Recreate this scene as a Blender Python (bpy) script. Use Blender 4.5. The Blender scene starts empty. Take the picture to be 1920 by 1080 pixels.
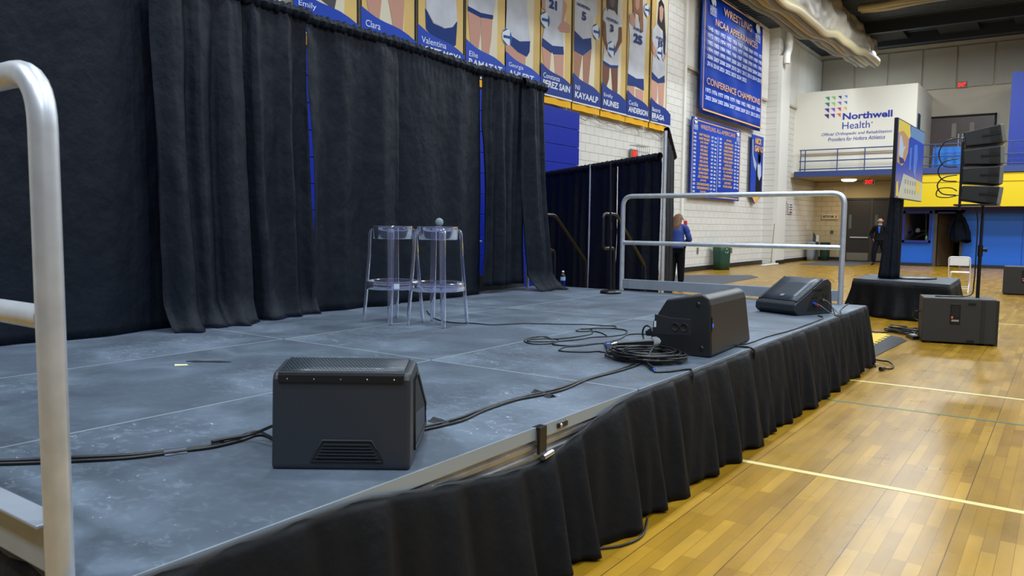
import bpy, math, random
from math import pi, sin, cos, radians, sqrt, atan2
from mathutils import Vector, Matrix, noise
random.seed(7)
sc = bpy.context.scene
COL = sc.collection
# ------------------------------------------------------------------ camera
cam_d = bpy.data.cameras.new('camera'); cam = bpy.data.objects.new('camera', cam_d); COL.objects.link(cam)
sc.camera = cam
cam_d.sensor_width = 36.0; cam_d.lens = 36.0*1463.75/1920.0
yaw, pitch, roll = radians(35.463), radians(-4.638), radians(0.540)
F = Vector((cos(pitch)*cos(yaw), cos(pitch)*sin(yaw), sin(pitch)))
r_ = F.cross(Vector((0, 0, 1))).normalized(); u_ = r_.cross(F)
rr = r_*cos(roll)+u_*sin(roll); uu = u_*cos(roll)-r_*sin(roll)
m = Matrix((( rr.x, uu.x, -F.x, 0), (rr.y, uu.y, -F.y, 0), (rr.z, uu.z, -F.z, 1.43), (0, 0, 0, 1)))
cam.matrix_world = m
cam_d.clip_start = 0.05; cam_d.clip_end = 200
cam_d.dof.use_dof = True; cam_d.dof.focus_distance = 9.0; cam_d.dof.aperture_fstop = 8.0
# ------------------------------------------------------------------ colour management, world, lamps
sc.view_settings.view_transform = 'Standard'; sc.view_settings.look = 'None'
sc.view_settings.gamma = 1.0; sc.view_settings.exposure = 0.0; sc.view_settings.use_curve_mapping = False
w = bpy.data.worlds.new('hall_air'); sc.world = w; w.use_nodes = True
w.node_tree.nodes['Background'].inputs[0].default_value = (0.62, 0.72, 0.9, 1)
w.node_tree.nodes['Background'].inputs[1].default_value = 0.20
def area(loc, sx, sy, power, color=(0.86, 0.94, 1.0), rot=(0, 0, 0)):
    l = bpy.data.lights.new('ceiling_or_fill_light', 'AREA'); l.shape = 'RECTANGLE'; l.size = sx; l.size_y = sy
    l.energy = power; l.color = color
    o = bpy.data.objects.new('ceiling_or_fill_light', l); COL.objects.link(o); o.location = loc; o.rotation_euler = rot
    return o
for x in (-1.8, 4.0, 9.8, 15.6, 21.4, 27.2):
    for y in (-6.5, -1.0, 3.9):
        area((x, y, 8.55), 0.8, 0.5, 420 if x < 0 else 270)
for x in (20.5, 25.0, 29.5):
    area((x, 7.7, 8.6), 1.1, 0.6, 130)
for y in (-5, 2.8): area((29.0, y, 8.5), 1.1, .6, 420)
area((33.6, 6.9, 8.2), 1.6, 1.6, 90)  # added fill without a fixture, brightens the far end of the left wall

# ------------------------------------------------------------------ materials
def lin(h):
    h = h.lstrip('#'); v = [int(h[i:i+2], 16)/255 for i in (0, 2, 4)]
    return tuple((c/12.92 if c <= .04045 else ((c+.055)/1.055)**2.4) for c in v)+(1,)
MATS = {}
def mat(name, col, rough=.6, metal=0., var=None, bump=None, emis=None, trans=0., spec=None, sheen=0., ior=None, coat=0.):
    if name in MATS: return MATS[name]
    m = bpy.data.materials.new(name); m.use_nodes = True; nt = m.node_tree; N = nt.nodes; L = nt.links
    b = N['Principled BSDF']; c = lin(col) if isinstance(col, str) else col
    b.inputs['Base Color'].default_value = c; b.inputs['Roughness'].default_value = rough; b.inputs['Metallic'].default_value = metal
    if trans: b.inputs['Transmission Weight'].default_value = trans
    if ior: b.inputs['IOR'].default_value = ior
    if spec is None and name.startswith(('banner_', 'print_', 'royal_')): spec = .12
    if spec is not None: b.inputs['Specular IOR Level'].default_value = spec
    if sheen: b.inputs['Sheen Weight'].default_value = sheen
    if coat: b.inputs['Coat Weight'].default_value = coat
    if emis: b.inputs['Emission Color'].default_value = c; b.inputs['Emission Strength'].default_value = emis
    tc = N.new('ShaderNodeTexCoord')
    if var:
        n = N.new('ShaderNodeTexNoise'); n.inputs['Scale'].default_value = var[0]; n.inputs['Detail'].default_value = 6
        L.new(tc.outputs['Object'], n.inputs['Vector'])
        r = N.new('ShaderNodeMapRange'); r.inputs[1].default_value = .3; r.inputs[2].default_value = .7
        r.inputs[3].default_value = 1-var[1]; r.inputs[4].default_value = 1+var[1]; L.new(n.outputs['Fac'], r.inputs[0])
        x = N.new('ShaderNodeVectorMath'); x.operation = 'SCALE'; x.inputs[0].default_value = c[:3]; L.new(r.outputs[0], x.inputs['Scale'])
        L.new(x.outputs[0], b.inputs['Base Color'])
    if bump:
        n = N.new('ShaderNodeTexNoise'); n.inputs['Scale'].default_value = bump[0]; n.inputs['Detail'].default_value = 5
        if len(bump) > 2:
            mp = N.new('ShaderNodeMapping'); mp.inputs['Scale'].default_value = bump[2]; L.new(tc.outputs['Object'], mp.inputs[0]); L.new(mp.outputs[0], n.inputs['Vector'])
        else: L.new(tc.outputs['Object'], n.inputs['Vector'])
        bp = N.new('ShaderNodeBump'); bp.inputs['Strength'].default_value = bump[1]; bp.inputs['Distance'].default_value = .02
        L.new(n.outputs['Fac'], bp.inputs['Height']); L.new(bp.outputs[0], b.inputs['Normal'])
    MATS[name] = m; return m

def node_mat(name, build):
    m = bpy.data.materials.new(name); m.use_nodes = True; build(m.node_tree, m.node_tree.nodes, m.node_tree.links, m.node_tree.nodes['Principled BSDF']); MATS[name] = m; return m
def ramp(N, pts):
    r = N.new('ShaderNodeValToRGB'); e = r.color_ramp.elements
    e[0].position, e[0].color = pts[0]; e[1].position, e[1].color = pts[-1]
    for p, c in pts[1:-1]:
        q = e.new(p); q.color = c
    return r
def wood_floor(nt, N, L, b):
    tc = N.new('ShaderNodeTexCoord')
    br = N.new('ShaderNodeTexBrick'); L.new(tc.outputs['Object'], br.inputs['Vector'])
    br.inputs['Scale'].default_value = 1; br.inputs['Brick Width'].default_value = .52; br.inputs['Row Height'].default_value = .062
    br.inputs['Mortar Size'].default_value = .0012; br.inputs['Mortar Smooth'].default_value = .3; br.offset = .37; br.offset_frequency = 3
    br.inputs['Color1'].default_value = (0, 0, 0, 1); br.inputs['Color2'].default_value = (1, 1, 1, 1); br.inputs['Mortar'].default_value = (.3, .3, .3, 1)
    cr = ramp(N, [(0, lin('#86641a')), (.35, lin('#906d1e')), (.75, lin('#987422')), (1, lin('#a5802c'))]); L.new(br.outputs['Color'], cr.inputs[0])
    n = N.new('ShaderNodeTexNoise'); mp = N.new('ShaderNodeMapping'); mp.inputs['Scale'].default_value = (.7, 3, 1)
    L.new(tc.outputs['Object'], mp.inputs[0]); L.new(mp.outputs[0], n.inputs['Vector']); n.inputs['Scale'].default_value = 2.5; n.inputs['Detail'].default_value = 8
    mx = N.new('ShaderNodeMix'); mx.data_type = 'RGBA'; mx.blend_type = 'OVERLAY'; mx.inputs[0].default_value = .45
    L.new(cr.outputs[0], mx.inputs[6]); L.new(n.outputs['Fac'], mx.inputs[7])
    hs = N.new('ShaderNodeHueSaturation'); hs.inputs['Saturation'].default_value = 1.02; L.new(mx.outputs[2], hs.inputs['Color'])
    # board seams: long dark joints between the laid rows
    br2 = N.new('ShaderNodeTexBrick'); L.new(tc.outputs['Object'], br2.inputs['Vector']); br2.inputs['Scale'].default_value = 1
    br2.inputs['Brick Width'].default_value = 40; br2.inputs['Row Height'].default_value = .372; br2.inputs['Mortar Size'].default_value = .0024
    br2.inputs['Color1'].default_value = (1, 1, 1, 1); br2.inputs['Color2'].default_value = (1, 1, 1, 1); br2.inputs['Mortar'].default_value = (.35, .3, .25, 1)
    m2 = N.new('ShaderNodeMix'); m2.data_type = 'RGBA'; m2.blend_type = 'MULTIPLY'; m2.inputs[0].default_value = 1
    L.new(hs.outputs[0], m2.inputs[6]); L.new(br2.outputs['Color'], m2.inputs[7])
    m3 = N.new('ShaderNodeMix'); m3.data_type = 'RGBA'; m3.blend_type = 'MULTIPLY'
    L.new(br.outputs['Fac'], m3.inputs[0]); L.new(m2.outputs[2], m3.inputs[6]); m3.inputs[7].default_value = (.55, .45, .35, 1)
    L.new(m3.outputs[2], b.inputs['Base Color'])
    n2 = N.new('ShaderNodeTexNoise'); n2.inputs['Scale'].default_value = 3; n2.inputs['Detail'].default_value = 8; L.new(tc.outputs['Object'], n2.inputs['Vector'])
    r = N.new('ShaderNodeMapRange'); r.inputs[3].default_value = .22; r.inputs[4].default_value = .36; L.new(n2.outputs['Fac'], r.inputs[0]); L.new(r.outputs[0], b.inputs['Roughness'])
    bp = N.new('ShaderNodeBump'); bp.inputs['Strength'].default_value = .12; bp.inputs['Distance'].default_value = .01
    n3 = N.new('ShaderNodeTexNoise'); n3.inputs['Scale'].default_value = 6; L.new(tc.outputs['Object'], n3.inputs['Vector'])
    L.new(n3.outputs['Fac'], bp.inputs['Height']); L.new(bp.outputs[0], b.inputs['Normal'])
    b.inputs['Specular IOR Level'].default_value = .36
WOOD = node_mat('gym_maple_floor', wood_floor)
def deck(nt, N, L, b):
    tc = N.new('ShaderNodeTexCoord')
    def nz(s, d, sc=(1, 1, 1), dist=0):
        mp = N.new('ShaderNodeMapping'); mp.inputs['Scale'].default_value = sc; L.new(tc.outputs['Object'], mp.inputs[0])
        n = N.new('ShaderNodeTexNoise'); n.inputs['Scale'].default_value = s; n.inputs['Detail'].default_value = d; n.inputs['Distortion'].default_value = dist
        L.new(mp.outputs[0], n.inputs['Vector']); return n
    a = nz(2.2, 10, (1, 1, 1), .6); cr = ramp(N, [(.3, lin('#3e4855')), (.5, lin('#4c5866')), (.72, lin('#627080'))]); L.new(a.outputs['Fac'], cr.inputs[0])
    s = nz(19, 14, (1.8, 1.2, 1), .6); sr = ramp(N, [(.52, (0, 0, 0, 1)), (.75, (.45, .45, .45, 1))]); L.new(s.outputs['Fac'], sr.inputs[0])
    mx = N.new('ShaderNodeMix'); mx.data_type = 'RGBA'; L.new(cr.outputs[0], mx.inputs[6]); mx.inputs[7].default_value = lin('#8794a4')
    v = nz(34, 3, (1.3, .8, 1), 1.2); vr = ramp(N, [(.69, (0, 0, 0, 1)), (.74, (1, 1, 1, 1))]); L.new(v.outputs['Fac'], vr.inputs[0])
    g = nz(1.1, 3); gr = ramp(N, [(.48, (0, 0, 0, 1)), (.66, (1, 1, 1, 1))]); L.new(g.outputs['Fac'], gr.inputs[0])
    ms = N.new('ShaderNodeMapRange'); ms.inputs[3].default_value = .25; ms.inputs[4].default_value = 1; L.new(gr.outputs[0], ms.inputs[0]); mq = N.new('ShaderNodeMath'); mq.operation = 'MULTIPLY'; L.new(sr.outputs[0], mq.inputs[0]); L.new(ms.outputs[0], mq.inputs[1]); L.new(mq.outputs[0], mx.inputs[0])
    mu = N.new('ShaderNodeMath'); mu.operation = 'MULTIPLY'; L.new(vr.outputs[0], mu.inputs[0]); L.new(gr.outputs[0], mu.inputs[1])
    m2 = N.new('ShaderNodeMix'); m2.data_type = 'RGBA'; L.new(mu.outputs[0], m2.inputs[0]); L.new(mx.outputs[2], m2.inputs[6]); m2.inputs[7].default_value = lin('#c4ccd6')
    L.new(m2.outputs[2], b.inputs['Base Color']); b.inputs['Roughness'].default_value = .5
    bp = N.new('ShaderNodeBump'); bp.inputs['Strength'].default_value = .25; bp.inputs['Distance'].default_value = .004; L.new(s.outputs['Fac'], bp.inputs['Height']); L.new(bp.outputs[0], b.inputs['Normal'])
DECK = node_mat('scuffed_stage_surface', deck)
def block(col, axis):
    def f(nt, N, L, b):
        tc = N.new('ShaderNodeTexCoord'); sp = N.new('ShaderNodeSeparateXYZ'); L.new(tc.outputs['Object'], sp.inputs[0])
        cb = N.new('ShaderNodeCombineXYZ'); L.new(sp.outputs[axis], cb.inputs[0]); L.new(sp.outputs[2], cb.inputs[1])
        br = N.new('ShaderNodeTexBrick'); L.new(cb.outputs[0], br.inputs['Vector']); br.inputs['Scale'].default_value = 1
        br.inputs['Brick Width'].default_value = .44; br.inputs['Row Height'].default_value = .215; br.inputs['Mortar Size'].default_value = .008; br.inputs['Mortar Smooth'].default_value = .6
        c = lin(col); br.inputs['Color1'].default_value = c; br.inputs['Color2'].default_value = tuple(x*.95 for x in c[:3])+(1,); br.inputs['Mortar'].default_value = tuple(x*.86 for x in c[:3])+(1,)
        L.new(br.outputs['Color'], b.inputs['Base Color']); b.inputs['Roughness'].default_value = .55
        bp = N.new('ShaderNodeBump'); bp.invert = True; bp.inputs['Strength'].default_value = .9; bp.inputs['Distance'].default_value = .03; L.new(br.outputs['Fac'], bp.inputs['Height']); L.new(bp.outputs[0], b.inputs['Normal'])
    return f
BLOCK = node_mat('painted_block_wall', block('#d3d0ca', 0)); BLOCKY = node_mat('tan_painted_block', block('#bfae8c', 1))
def corr(nt, N, L, b):
    tc = N.new('ShaderNodeTexCoord'); wv = N.new('ShaderNodeTexWave'); wv.bands_direction = 'X'; wv.inputs['Scale'].default_value = 1.1; L.new(tc.outputs['Object'], wv.inputs['Vector'])
    cr = ramp(N, [(0, lin('#161e2a')), (1, lin('#2c3a4c'))]); L.new(wv.outputs['Fac'], cr.inputs[0]); L.new(cr.outputs[0], b.inputs['Base Color'])
    bp = N.new('ShaderNodeBump'); bp.inputs['Strength'].default_value = 1; bp.inputs['Distance'].default_value = .08; L.new(wv.outputs['Fac'], bp.inputs['Height']); L.new(bp.outputs[0], b.inputs['Normal'])
CEIL = node_mat('navy_corrugated_deck', corr)
CLOTH = mat('black_drape_cloth', '#0d141f', .6, bump=(8, .9, (1, 1, .7)), spec=.16)
SKIRT = mat('black_skirt_cloth', '#0e1014', .6, bump=(10, .45), spec=.16)
ALU = mat('brushed_aluminium', '#c3c9d2', .42, .7, var=(14, .1)); ALUD = mat('worn_aluminium', '#a5a7aa', .4, .85, var=(10, .2)); TOE = mat('dull_silver_board', '#8f98a4', .45, .35, var=(6, .08))
CHROME = mat('polished_steel', '#d8dade', .15, 1.)
BLACK = mat('black_plastic', '#15171a', .45, bump=(300, .05)); BLACKP = mat('black_painted_steel', '#101114', .3)
CAB = mat('dark_speaker_paint', '#20262e', .48, bump=(400, .05)); GRILLE = mat('black_steel_grille', '#1a1d22', .4, .4)
RUB = mat('black_rubber', '#0e0f11', .55); CABLE = mat('black_cable_jacket', '#0e1014', .4)
WHITE = mat('white_paint', '#d8d6cf', .6); PANEL = mat('white_acoustic_panel', '#cdcbc6', .7, var=(1.2, .05))
ROYAL = mat('royal_blue_panel', '#0e2596', .45); CLEAR = mat('clear_polycarbonate', '#e4e6ff', .06, 0, trans=.95, ior=1.3)
DARK = mat('dark_void_paint', '#0c0d0f', .8); BLUEPAD = mat('blue_wall_pad', '#0f5cc0', .5, bump=(2, .1)); YEL = mat('yellow_wall_paint', '#dcbf00', .55)
NAVY = mat('navy_trim_paint', '#1c2a86', .45); NAVYS = mat('slate_blue_steel', '#2d3f73', .5); TAN = mat('tan_wall_paint', '#b5ab98', .7, var=(.8, .05)); TANS = mat('tan_soffit', '#b3a27a', .7)
BASEM = mat('black_rubber_base', '#1b1b1d', .5)

# ------------------------------------------------------------------ mesh helpers
class MB:
    def __init__(s): s.v = []; s.f = []; s.mi = []; s.ms = []; s.sm = []
    def m(s, mt):
        if mt not in s.ms: s.ms.append(mt)
        return s.ms.index(mt)
    def add(s, vs, fs, mt, smooth=False):
        o = len(s.v); s.v += [tuple(v) for v in vs]; i = s.m(mt)
        for f in fs: s.f.append(tuple(o+k for k in f)); s.mi.append(i); s.sm.append(smooth)
        return s
    def box(s, x0, x1, y0, y1, z0, z1, mt, M=None):
        vs = [Vector((x, y, z)) for x in (x0, x1) for y in (y0, y1) for z in (z0, z1)]
        if M is not None: vs = [M @ v for v in vs]
        return s.add(vs, [(0, 1, 3, 2), (4, 6, 7, 5), (0, 4, 5, 1), (2, 3, 7, 6), (0, 2, 6, 4), (1, 5, 7, 3)], mt)
    def prism(s, pts, e, mt, smooth=False):     # pts: list of 3D points (planar loop), e: extrusion vector
        n = len(pts); e = Vector(e); vs = [Vector(p) for p in pts]+[Vector(p)+e for p in pts]
        fs = [tuple(range(n))[::-1], tuple(range(n, 2*n))]+[(i, (i+1) % n, n+(i+1) % n, n+i) for i in range(n)]
        return s.add(vs, fs, mt, smooth)
    def tube(s, path, r, mt, n=8, cap=True, closed=False):
        P = [Vector(p) for p in path]; R = r if isinstance(r, (list, tuple)) else [r]*len(P); N = len(P)
        vs = []; up = None
        for i, p in enumerate(P):
            a = P[(i-1) % N] if (i > 0 or closed) else P[i]; b = P[(i+1) % N] if (i < N-1 or closed) else P[i]
            t = (b-a)
            t = t.normalized() if t.length > 1e-9 else Vector((0, 0, 1))
            if up is None:
                up = Vector((0, 0, 1)) if abs(t.z) < .9 else Vector((1, 0, 0))
            up = (up-t*up.dot(t))
            up = up.normalized() if up.length > 1e-6 else t.orthogonal().normalized()
            sd = t.cross(up)
            for k in range(n): vs.append(p+(up*cos(2*pi*k/n)+sd*sin(2*pi*k/n))*R[i])
        fs = []
        for i in range(N if closed else N-1):
            for k in range(n):
                a = i*n+k; b = i*n+(k+1) % n; c = ((i+1) % N)*n+(k+1) % n; d = ((i+1) % N)*n+k; fs.append((a, b, c, d))
        s.add(vs, fs, mt, True)
        if cap and not closed:
            s.add(vs[:n], [tuple(range(n))[::-1]], mt); s.add(vs[-n:], [tuple(range(n))], mt)
        return s
    def lathe(s, prof, mt, c=(0, 0, 0), n=24, smooth=True, M=None):     # prof: (r, z)
        vs = []
        for r, z in prof:
            for k in range(n):
                v = Vector((r*cos(2*pi*k/n), r*sin(2*pi*k/n), z)); v = (M @ v) if M is not None else v; vs.append(v+Vector(c))
        fs = [(i*n+k, i*n+(k+1) % n, (i+1)*n+(k+1) % n, (i+1)*n+k) for i in range(len(prof)-1) for k in range(n)]
        s.add(vs, fs, mt, smooth)
        return s
    def grid(s, f, nu, nv, mt, smooth=True):
        vs = [f(i/nu, j/nv) for i in range(nu+1) for j in range(nv+1)]
        return s.add(vs, [(i*(nv+1)+j, (i+1)*(nv+1)+j, (i+1)*(nv+1)+j+1, i*(nv+1)+j+1) for i in range(nu) for j in range(nv)], mt, smooth)
    def poly(s, pts, mt): return s.add(pts, [tuple(range(len(pts)))], mt)
    def build(s, name, parent=None, bevel=0, solid=0, seg=2, sub=0):
        me = bpy.data.meshes.new(name); me.from_pydata(s.v, [], s.f)
        for mt in s.ms: me.materials.append(mt)
        for p, i, sm in zip(me.polygons, s.mi, s.sm): p.material_index = i; p.use_smooth = sm
        me.validate(); me.update()
        o = bpy.data.objects.new(name, me); COL.objects.link(o)
        if parent: o.parent = parent
        if solid: md = o.modifiers.new('solid', 'SOLIDIFY'); md.thickness = solid; md.offset = 0
        if bevel: md = o.modifiers.new('bevel', 'BEVEL'); md.width = bevel; md.segments = seg; md.limit_method = 'ANGLE'
        if sub: md = o.modifiers.new('sub', 'SUBSURF'); md.levels = sub; md.render_levels = sub
        return o
def tag(o, label, cat, group=None):
    o['label'] = label; o['category'] = cat
    if group: o['group'] = group
    return o
def thing(name, label, cat, loc=(0, 0, 0), rz=0, group=None):
    o = bpy.data.objects.new(name, None); COL.objects.link(o); o.location = loc; o.rotation_euler = (0, 0, rz); o.empty_display_size = .1
    return tag(o, label, cat, group)
def struct(o): o['kind'] = 'structure'; return o
def smooth_path(pts, k=6):
    P = [Vector(p) for p in pts]; out = []
    for i in range(len(P)-1):
        p0 = P[max(i-1, 0)]; p1 = P[i]; p2 = P[i+1]; p3 = P[min(i+2, len(P)-1)]
        for j in range(k):
            t = j/k; out.append(.5*((2*p1)+(p2-p0)*t+(2*p0-5*p1+4*p2-p3)*t*t+(3*p1-p0-3*p2+p3)*t**3))
    return out+[P[-1]]
def fillet(pts, r, k=6):        # rounded polyline
    P = [Vector(p) for p in pts]; out = [P[0]]
    for i in range(1, len(P)-1):
        a = (P[i-1]-P[i]); b = (P[i+1]-P[i]); q = min(r, a.length*.49, b.length*.49); A = P[i]+a.normalized()*q; B = P[i]+b.normalized()*q
        for j in range(k+1):
            t = j/k; out.append(A*(1-t)**2+P[i]*2*t*(1-t)+B*t*t)
    return out+[P[-1]]
def text(body, name, mt, parent, org, ux, w, h, bold=0., shear=0., align='LEFT', lines=None, uz=(0, 0, 1), space=None):
    cu = bpy.data.curves.new('t', 'FONT'); cu.body = body; cu.size = 1; cu.offset = bold; cu.shear = shear; cu.align_x = align; cu.resolution_u = 3
    if space: cu.space_line = space
    ob = bpy.data.objects.new('t', cu); COL.objects.link(ob); bpy.context.view_layer.update()
    dg = bpy.context.evaluated_depsgraph_get(); me = bpy.data.meshes.new_from_object(ob.evaluated_get(dg))
    bpy.data.objects.remove(ob); bpy.data.curves.remove(cu)
    xs = [v.co.x for v in me.vertices]; ys = [v.co.y for v in me.vertices]; x0, x1, y0, y1 = min(xs), max(xs), min(ys), max(ys)
    ux = Vector(ux); uz = Vector(uz); org = Vector(org)
    for v in me.vertices: v.co = org+ux*((v.co.x-x0)/(x1-x0)*w)+uz*((v.co.y-y0)/(y1-y0)*h)
    me.materials.clear(); me.materials.append(mt); me.name = name
    o = bpy.data.objects.new(name, me); COL.objects.link(o)
    if parent: o.parent = parent
    return o

# ================================================================== THE SETTING
XR = 36.5; ZC = 8.95
fl = struct(MB().box(-12, 37, -16, 10.2, -.1, 0, WOOD).build('floor'))
LINEW = mat('cream_line_paint', '#cbbd7e', .35); LINEG = mat('green_line_paint', '#4d5f3f', .4)
for x, wd, y0, mt in ((4.645, .05, -16, LINEW), (7.78, .05, -16, LINEW), (6.76, .04, -16, LINEG), (13.9, .05, -16, LINEW)):
    MB().box(x-wd/2, x+wd/2, y0, 9 if x > 9 else 1.75, 0, .002, mt).build('court_line', fl)
wl = MB()
wl.box(-12, 30.4, 9.75, 10.2, 0, ZC, BLOCK); wl.box(30.4, XR, 9.35, 10.2, 0, ZC, BLOCK)
struct(wl.build('wall_left'))
wf = MB()
wf.box(XR, XR+.3, -16, 10.2, 3.42, ZC, TAN)
wf.box(36.2, XR+.3, 8.0, 9.6, 0, 3.42, BLOCKY); wf.box(36.2, XR+.3, 5.3, 8.0, 2.72, 3.42, TANS); wf.box(36.3, XR+.3, 5.3, 8.0, 0, 2.72, DARK)
struct(wf.build('wall_far'))
wb = MB()                                                        # blue and yellow wall under the balcony
wb.box(33.4, 33.6, -16, 3.25, 0, 2.1, BLUEPAD); wb.box(33.4, 33.6, 4.2, 5.3, 0, .93, BLUEPAD); wb.box(33.4, 33.6, 4.2, 4.32, .93, 2.0, BLUEPAD); wb.box(33.42, 33.6, 5.22, 5.3, .93, 2.1, BLUEPAD)
wb.box(33.4, 33.6, 3.25, 5.3, 2.13, 2.6, NAVY); wb.box(32.5, 33.6, -16, 5.3, 2.24, 3.42, YEL); wb.box(33.34, 33.5, -16, 5.3, 2.0, 2.24, NAVY)
wb.box(33.35, 33.4, 4.2, 5.3, 0, .12, BASEM); wb.box(33.35, 33.4, -16, 3.25, 0, .12, BASEM)
wb.box(33.6, 36.4, 5.2, 5.3, 0, 3.42, TANS)
for y in [2.6-1.22*i for i in range(14)]: wb.box(33.385, 33.402, y-.006, y+.006, .12, 2.0, NAVY)
wb.box(32.48, 32.5, -16, 5.3, 3.12, 3.15, mat('yellow_seam', '#c8ad00', .5))
struct(wb.build('wall_right'))
struct(MB().box(-12, 37, -16, 10.2, ZC, ZC+.2, CEIL).build('ceiling'))
# deep ceiling beams and dark bays towards the far wall
cb = MB()
for x in (31.5, 34.0): cb.box(x, x+.25, -16, 6.9, 8.55, ZC, mat('navy_beam', '#1a2430', .6))
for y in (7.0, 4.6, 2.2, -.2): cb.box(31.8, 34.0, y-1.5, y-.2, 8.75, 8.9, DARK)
struct(cb.build('trim_1'))
# pilasters on the left wall
pl = MB(); pl.box(22.15, 22.3, 9.55, 9.75, 0, ZC, WHITE); pl.box(21.0, 22.15, 9.6, 9.75, 0, ZC, BLOCK); pl.box(30.4, 31.5, 9.2, 9.35, 0, 7.9, WHITE)
struct(pl.build('trim_2'))
bs = MB(); bs.box(16.7, 30.4, 9.71, 9.75, 0, .15, BASEM); bs.box(30.4, 31.5, 9.17, 9.2, 0, .15, BASEM); bs.box(31.5, 36.2, 9.31, 9.35, 0, .15, BASEM); bs.box(36.15, 36.2, 8.0, 9.35, 0, .15, BASEM)
struct(bs.build('baseboard_left'))
# white acoustic panels high on the walls
k = 0
for a, b_ in ((22.35, 23.2), (29.2, 30.3)):
    tag(MB().box(a, b_, 9.68, 9.745, 6.27, 8.75, PANEL).build('acoustic_panel', bevel=.02), 'tall white acoustic panel left of the big wrestling banner' if a < 25 else 'tall white acoustic panel between the big wrestling banner and the column', 'wall panel', 'white acoustic panels high on the block wall')
lab = ['white acoustic panel just beyond the white downpipe', 'white acoustic panel, second beyond the white downpipe', 'white acoustic panel, third beyond the white downpipe', 'white acoustic panel in the far corner of the block wall']
for i in range(4):
    a = 31.65+i*1.2
    tag(MB().box(a, a+1.17, 9.28, 9.345, 6.27, 8.7, PANEL).build('acoustic_panel', bevel=.02), lab[i], 'wall panel', 'white acoustic panels high on the block wall')
struct(MB().box(22.2, 30.3, 9.66, 9.75, 6.2, 6.26, TAN).box(31.6, 36.4, 9.26, 9.35, 6.2, 6.26, TAN).build('trim_3'))
labs = ['above the left part of the sponsor wall', 'above the middle of the sponsor wall', 'above the right end of the sponsor wall', 'left of the upper exit sign', 'carrying the upper exit sign', 'right of the upper exit sign', 'above the blue partition on the balcony', 'far right, beyond the blue partition top']
ed = [9.3, 7.94, 6.6, 5.3, 4.05, 2.75, 1.45, .15, -1.15]
for i in range(8):
    tag(MB().box(XR-.07, XR, ed[i+1]+.03, ed[i]-.03, 7.1, 8.75, mat('grey_beige_panel', '#a49e90', .7, var=(1, .05))).build('acoustic_panel', bevel=.02), 'grey beige panel high on the end wall, '+labs[i], 'wall panel', 'beige panels high on the end wall')
# balcony: slab, sponsor wall block, doors
sb = MB(); sb.box(32.5, 36.5, -16, 9.35, 3.44, 3.62, TANS); sb.box(32.44, 32.52, -16, 9.2, 3.44, 3.66, NAVYS); struct(sb.build('trim_4'))
nw = MB(); SP = mat('white_sponsor_wall', '#d9d5c8', .6); nw.box(32.75, 36.5, 4.9, 9.35, 3.62, 6.82, SP); nw.box(32.7, 32.75, 4.9, 9.0, 4.3, 4.38, mat('beige_rail_cap', '#a89a88', .5))
nwo = struct(nw.build('wall_balcony'))
MB().box(33.0, 33.6, 4.885, 4.9, 4.3, 5.75, mat('navy_door_leaf', '#26304a', .5)).build('door_leaf', nwo)
NB = mat('sponsor_blue_ink', '#1c2f96', .6)
X0 = 32.742; R_ = (0, -1, 0)
text('Northwell', 'sponsor_lettering', NB, nwo, (X0, 7.5, 5.64), R_, 1.78, .26, bold=.03)
text('Health', 'sponsor_lettering', NB, nwo, (X0, 7.5, 5.28), R_, 1.0, .27)
text('®', 'sponsor_lettering', NB, nwo, (X0, 6.46, 5.44), R_, .07, .07)
text('Official Orthopedic and Rehabilitation', 'sponsor_lettering', NB, nwo, (X0, 8.27, 5.02), R_, 2.56, .15, shear=.25, bold=.004)
text('Providers for Hofstra Athletics', 'sponsor_lettering', NB, nwo, (X0, 8.02, 4.83), R_, 2.08, .15, shear=.25, bold=.004)
tris = [['#2a8f62', '#7cb865', '#3a2a8c', '#3f86cf'], ['#1f7a5a', '#8cc46a', '#7766bb', '#2f66bb'], ['#4d2a88', '#8a55b5', '#c8324f', '#e0a93a'], ['#3a2470', '#5c2f96', '#e0603c', None]]
lg = MB()
for r in range(4):
    for c in range(4):
        if tris[r][c]:
            s = .19-.018*c-.012*(3-r)*.6; yr = 8.02-.22*c; zt = 6.58-.225*r
            lg.poly([(X0, yr+s, zt), (X0, yr, zt), (X0, yr, zt-s*.98)], mat('ink_'+tris[r][c][1:], tris[r][c], .6))
lg.build('sponsor_triangles', nwo)
# exit double door under the balcony and wooden double door above
def door_leaf(name, parent, x, y0, y1, z0, z1, mt, kick=None):
    return MB().box(x-.05, x, y0, y1, z0, z1, mt).build(name, parent, bevel=.006)
DK = mat('dark_brown_door', '#2b2722', .45)
d1 = struct(MB().box(36.22, 36.3, 5.95, 8.0, 2.64, 2.72, mat('door_frame_dark', '#3a352e', .5)).box(36.22, 36.3, 7.94, 8.0, 0, 2.66, MATS['door_frame_dark']).box(36.2, 36.3, 6.9, 7.0, 0, 2.66, MATS['door_frame_dark']).build('door_1'))
for y0, y1 in ((7.0, 7.93), (5.95, 6.9)):
    l = door_leaf('door_leaf', d1, 36.26, y0, y1, .02, 2.62, DK)
    MB().box(36.19, 36.21, y0+.03, y1-.03, .03, .36, mat('kick_plate_steel', '#8f887a', .35, .6)).build('kick_plate', l)
    MB().box(36.15, 36.18, y0+.05, y1-.15, 1.0, 1.05, CHROME).build('push_bar', l)
    MB().box(36.195, 36.21, y0+.74, y0+.86, 1.4, 2.0, mat('vision_glass', '#55605c', .2)).build('vision_panel', l)
WD = mat('walnut_door', '#3d2a22', .4, var=(3, .15))
d2 = struct(MB().box(36.42, 36.5, 2.6, 5.02, 5.93, 6.0, DARK).box(36.42, 36.5, 2.6, 2.66, 3.62, 6, DARK).box(36.42, 36.5, 4.96, 5.02, 3.62, 6, DARK).build('door_2'))
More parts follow.
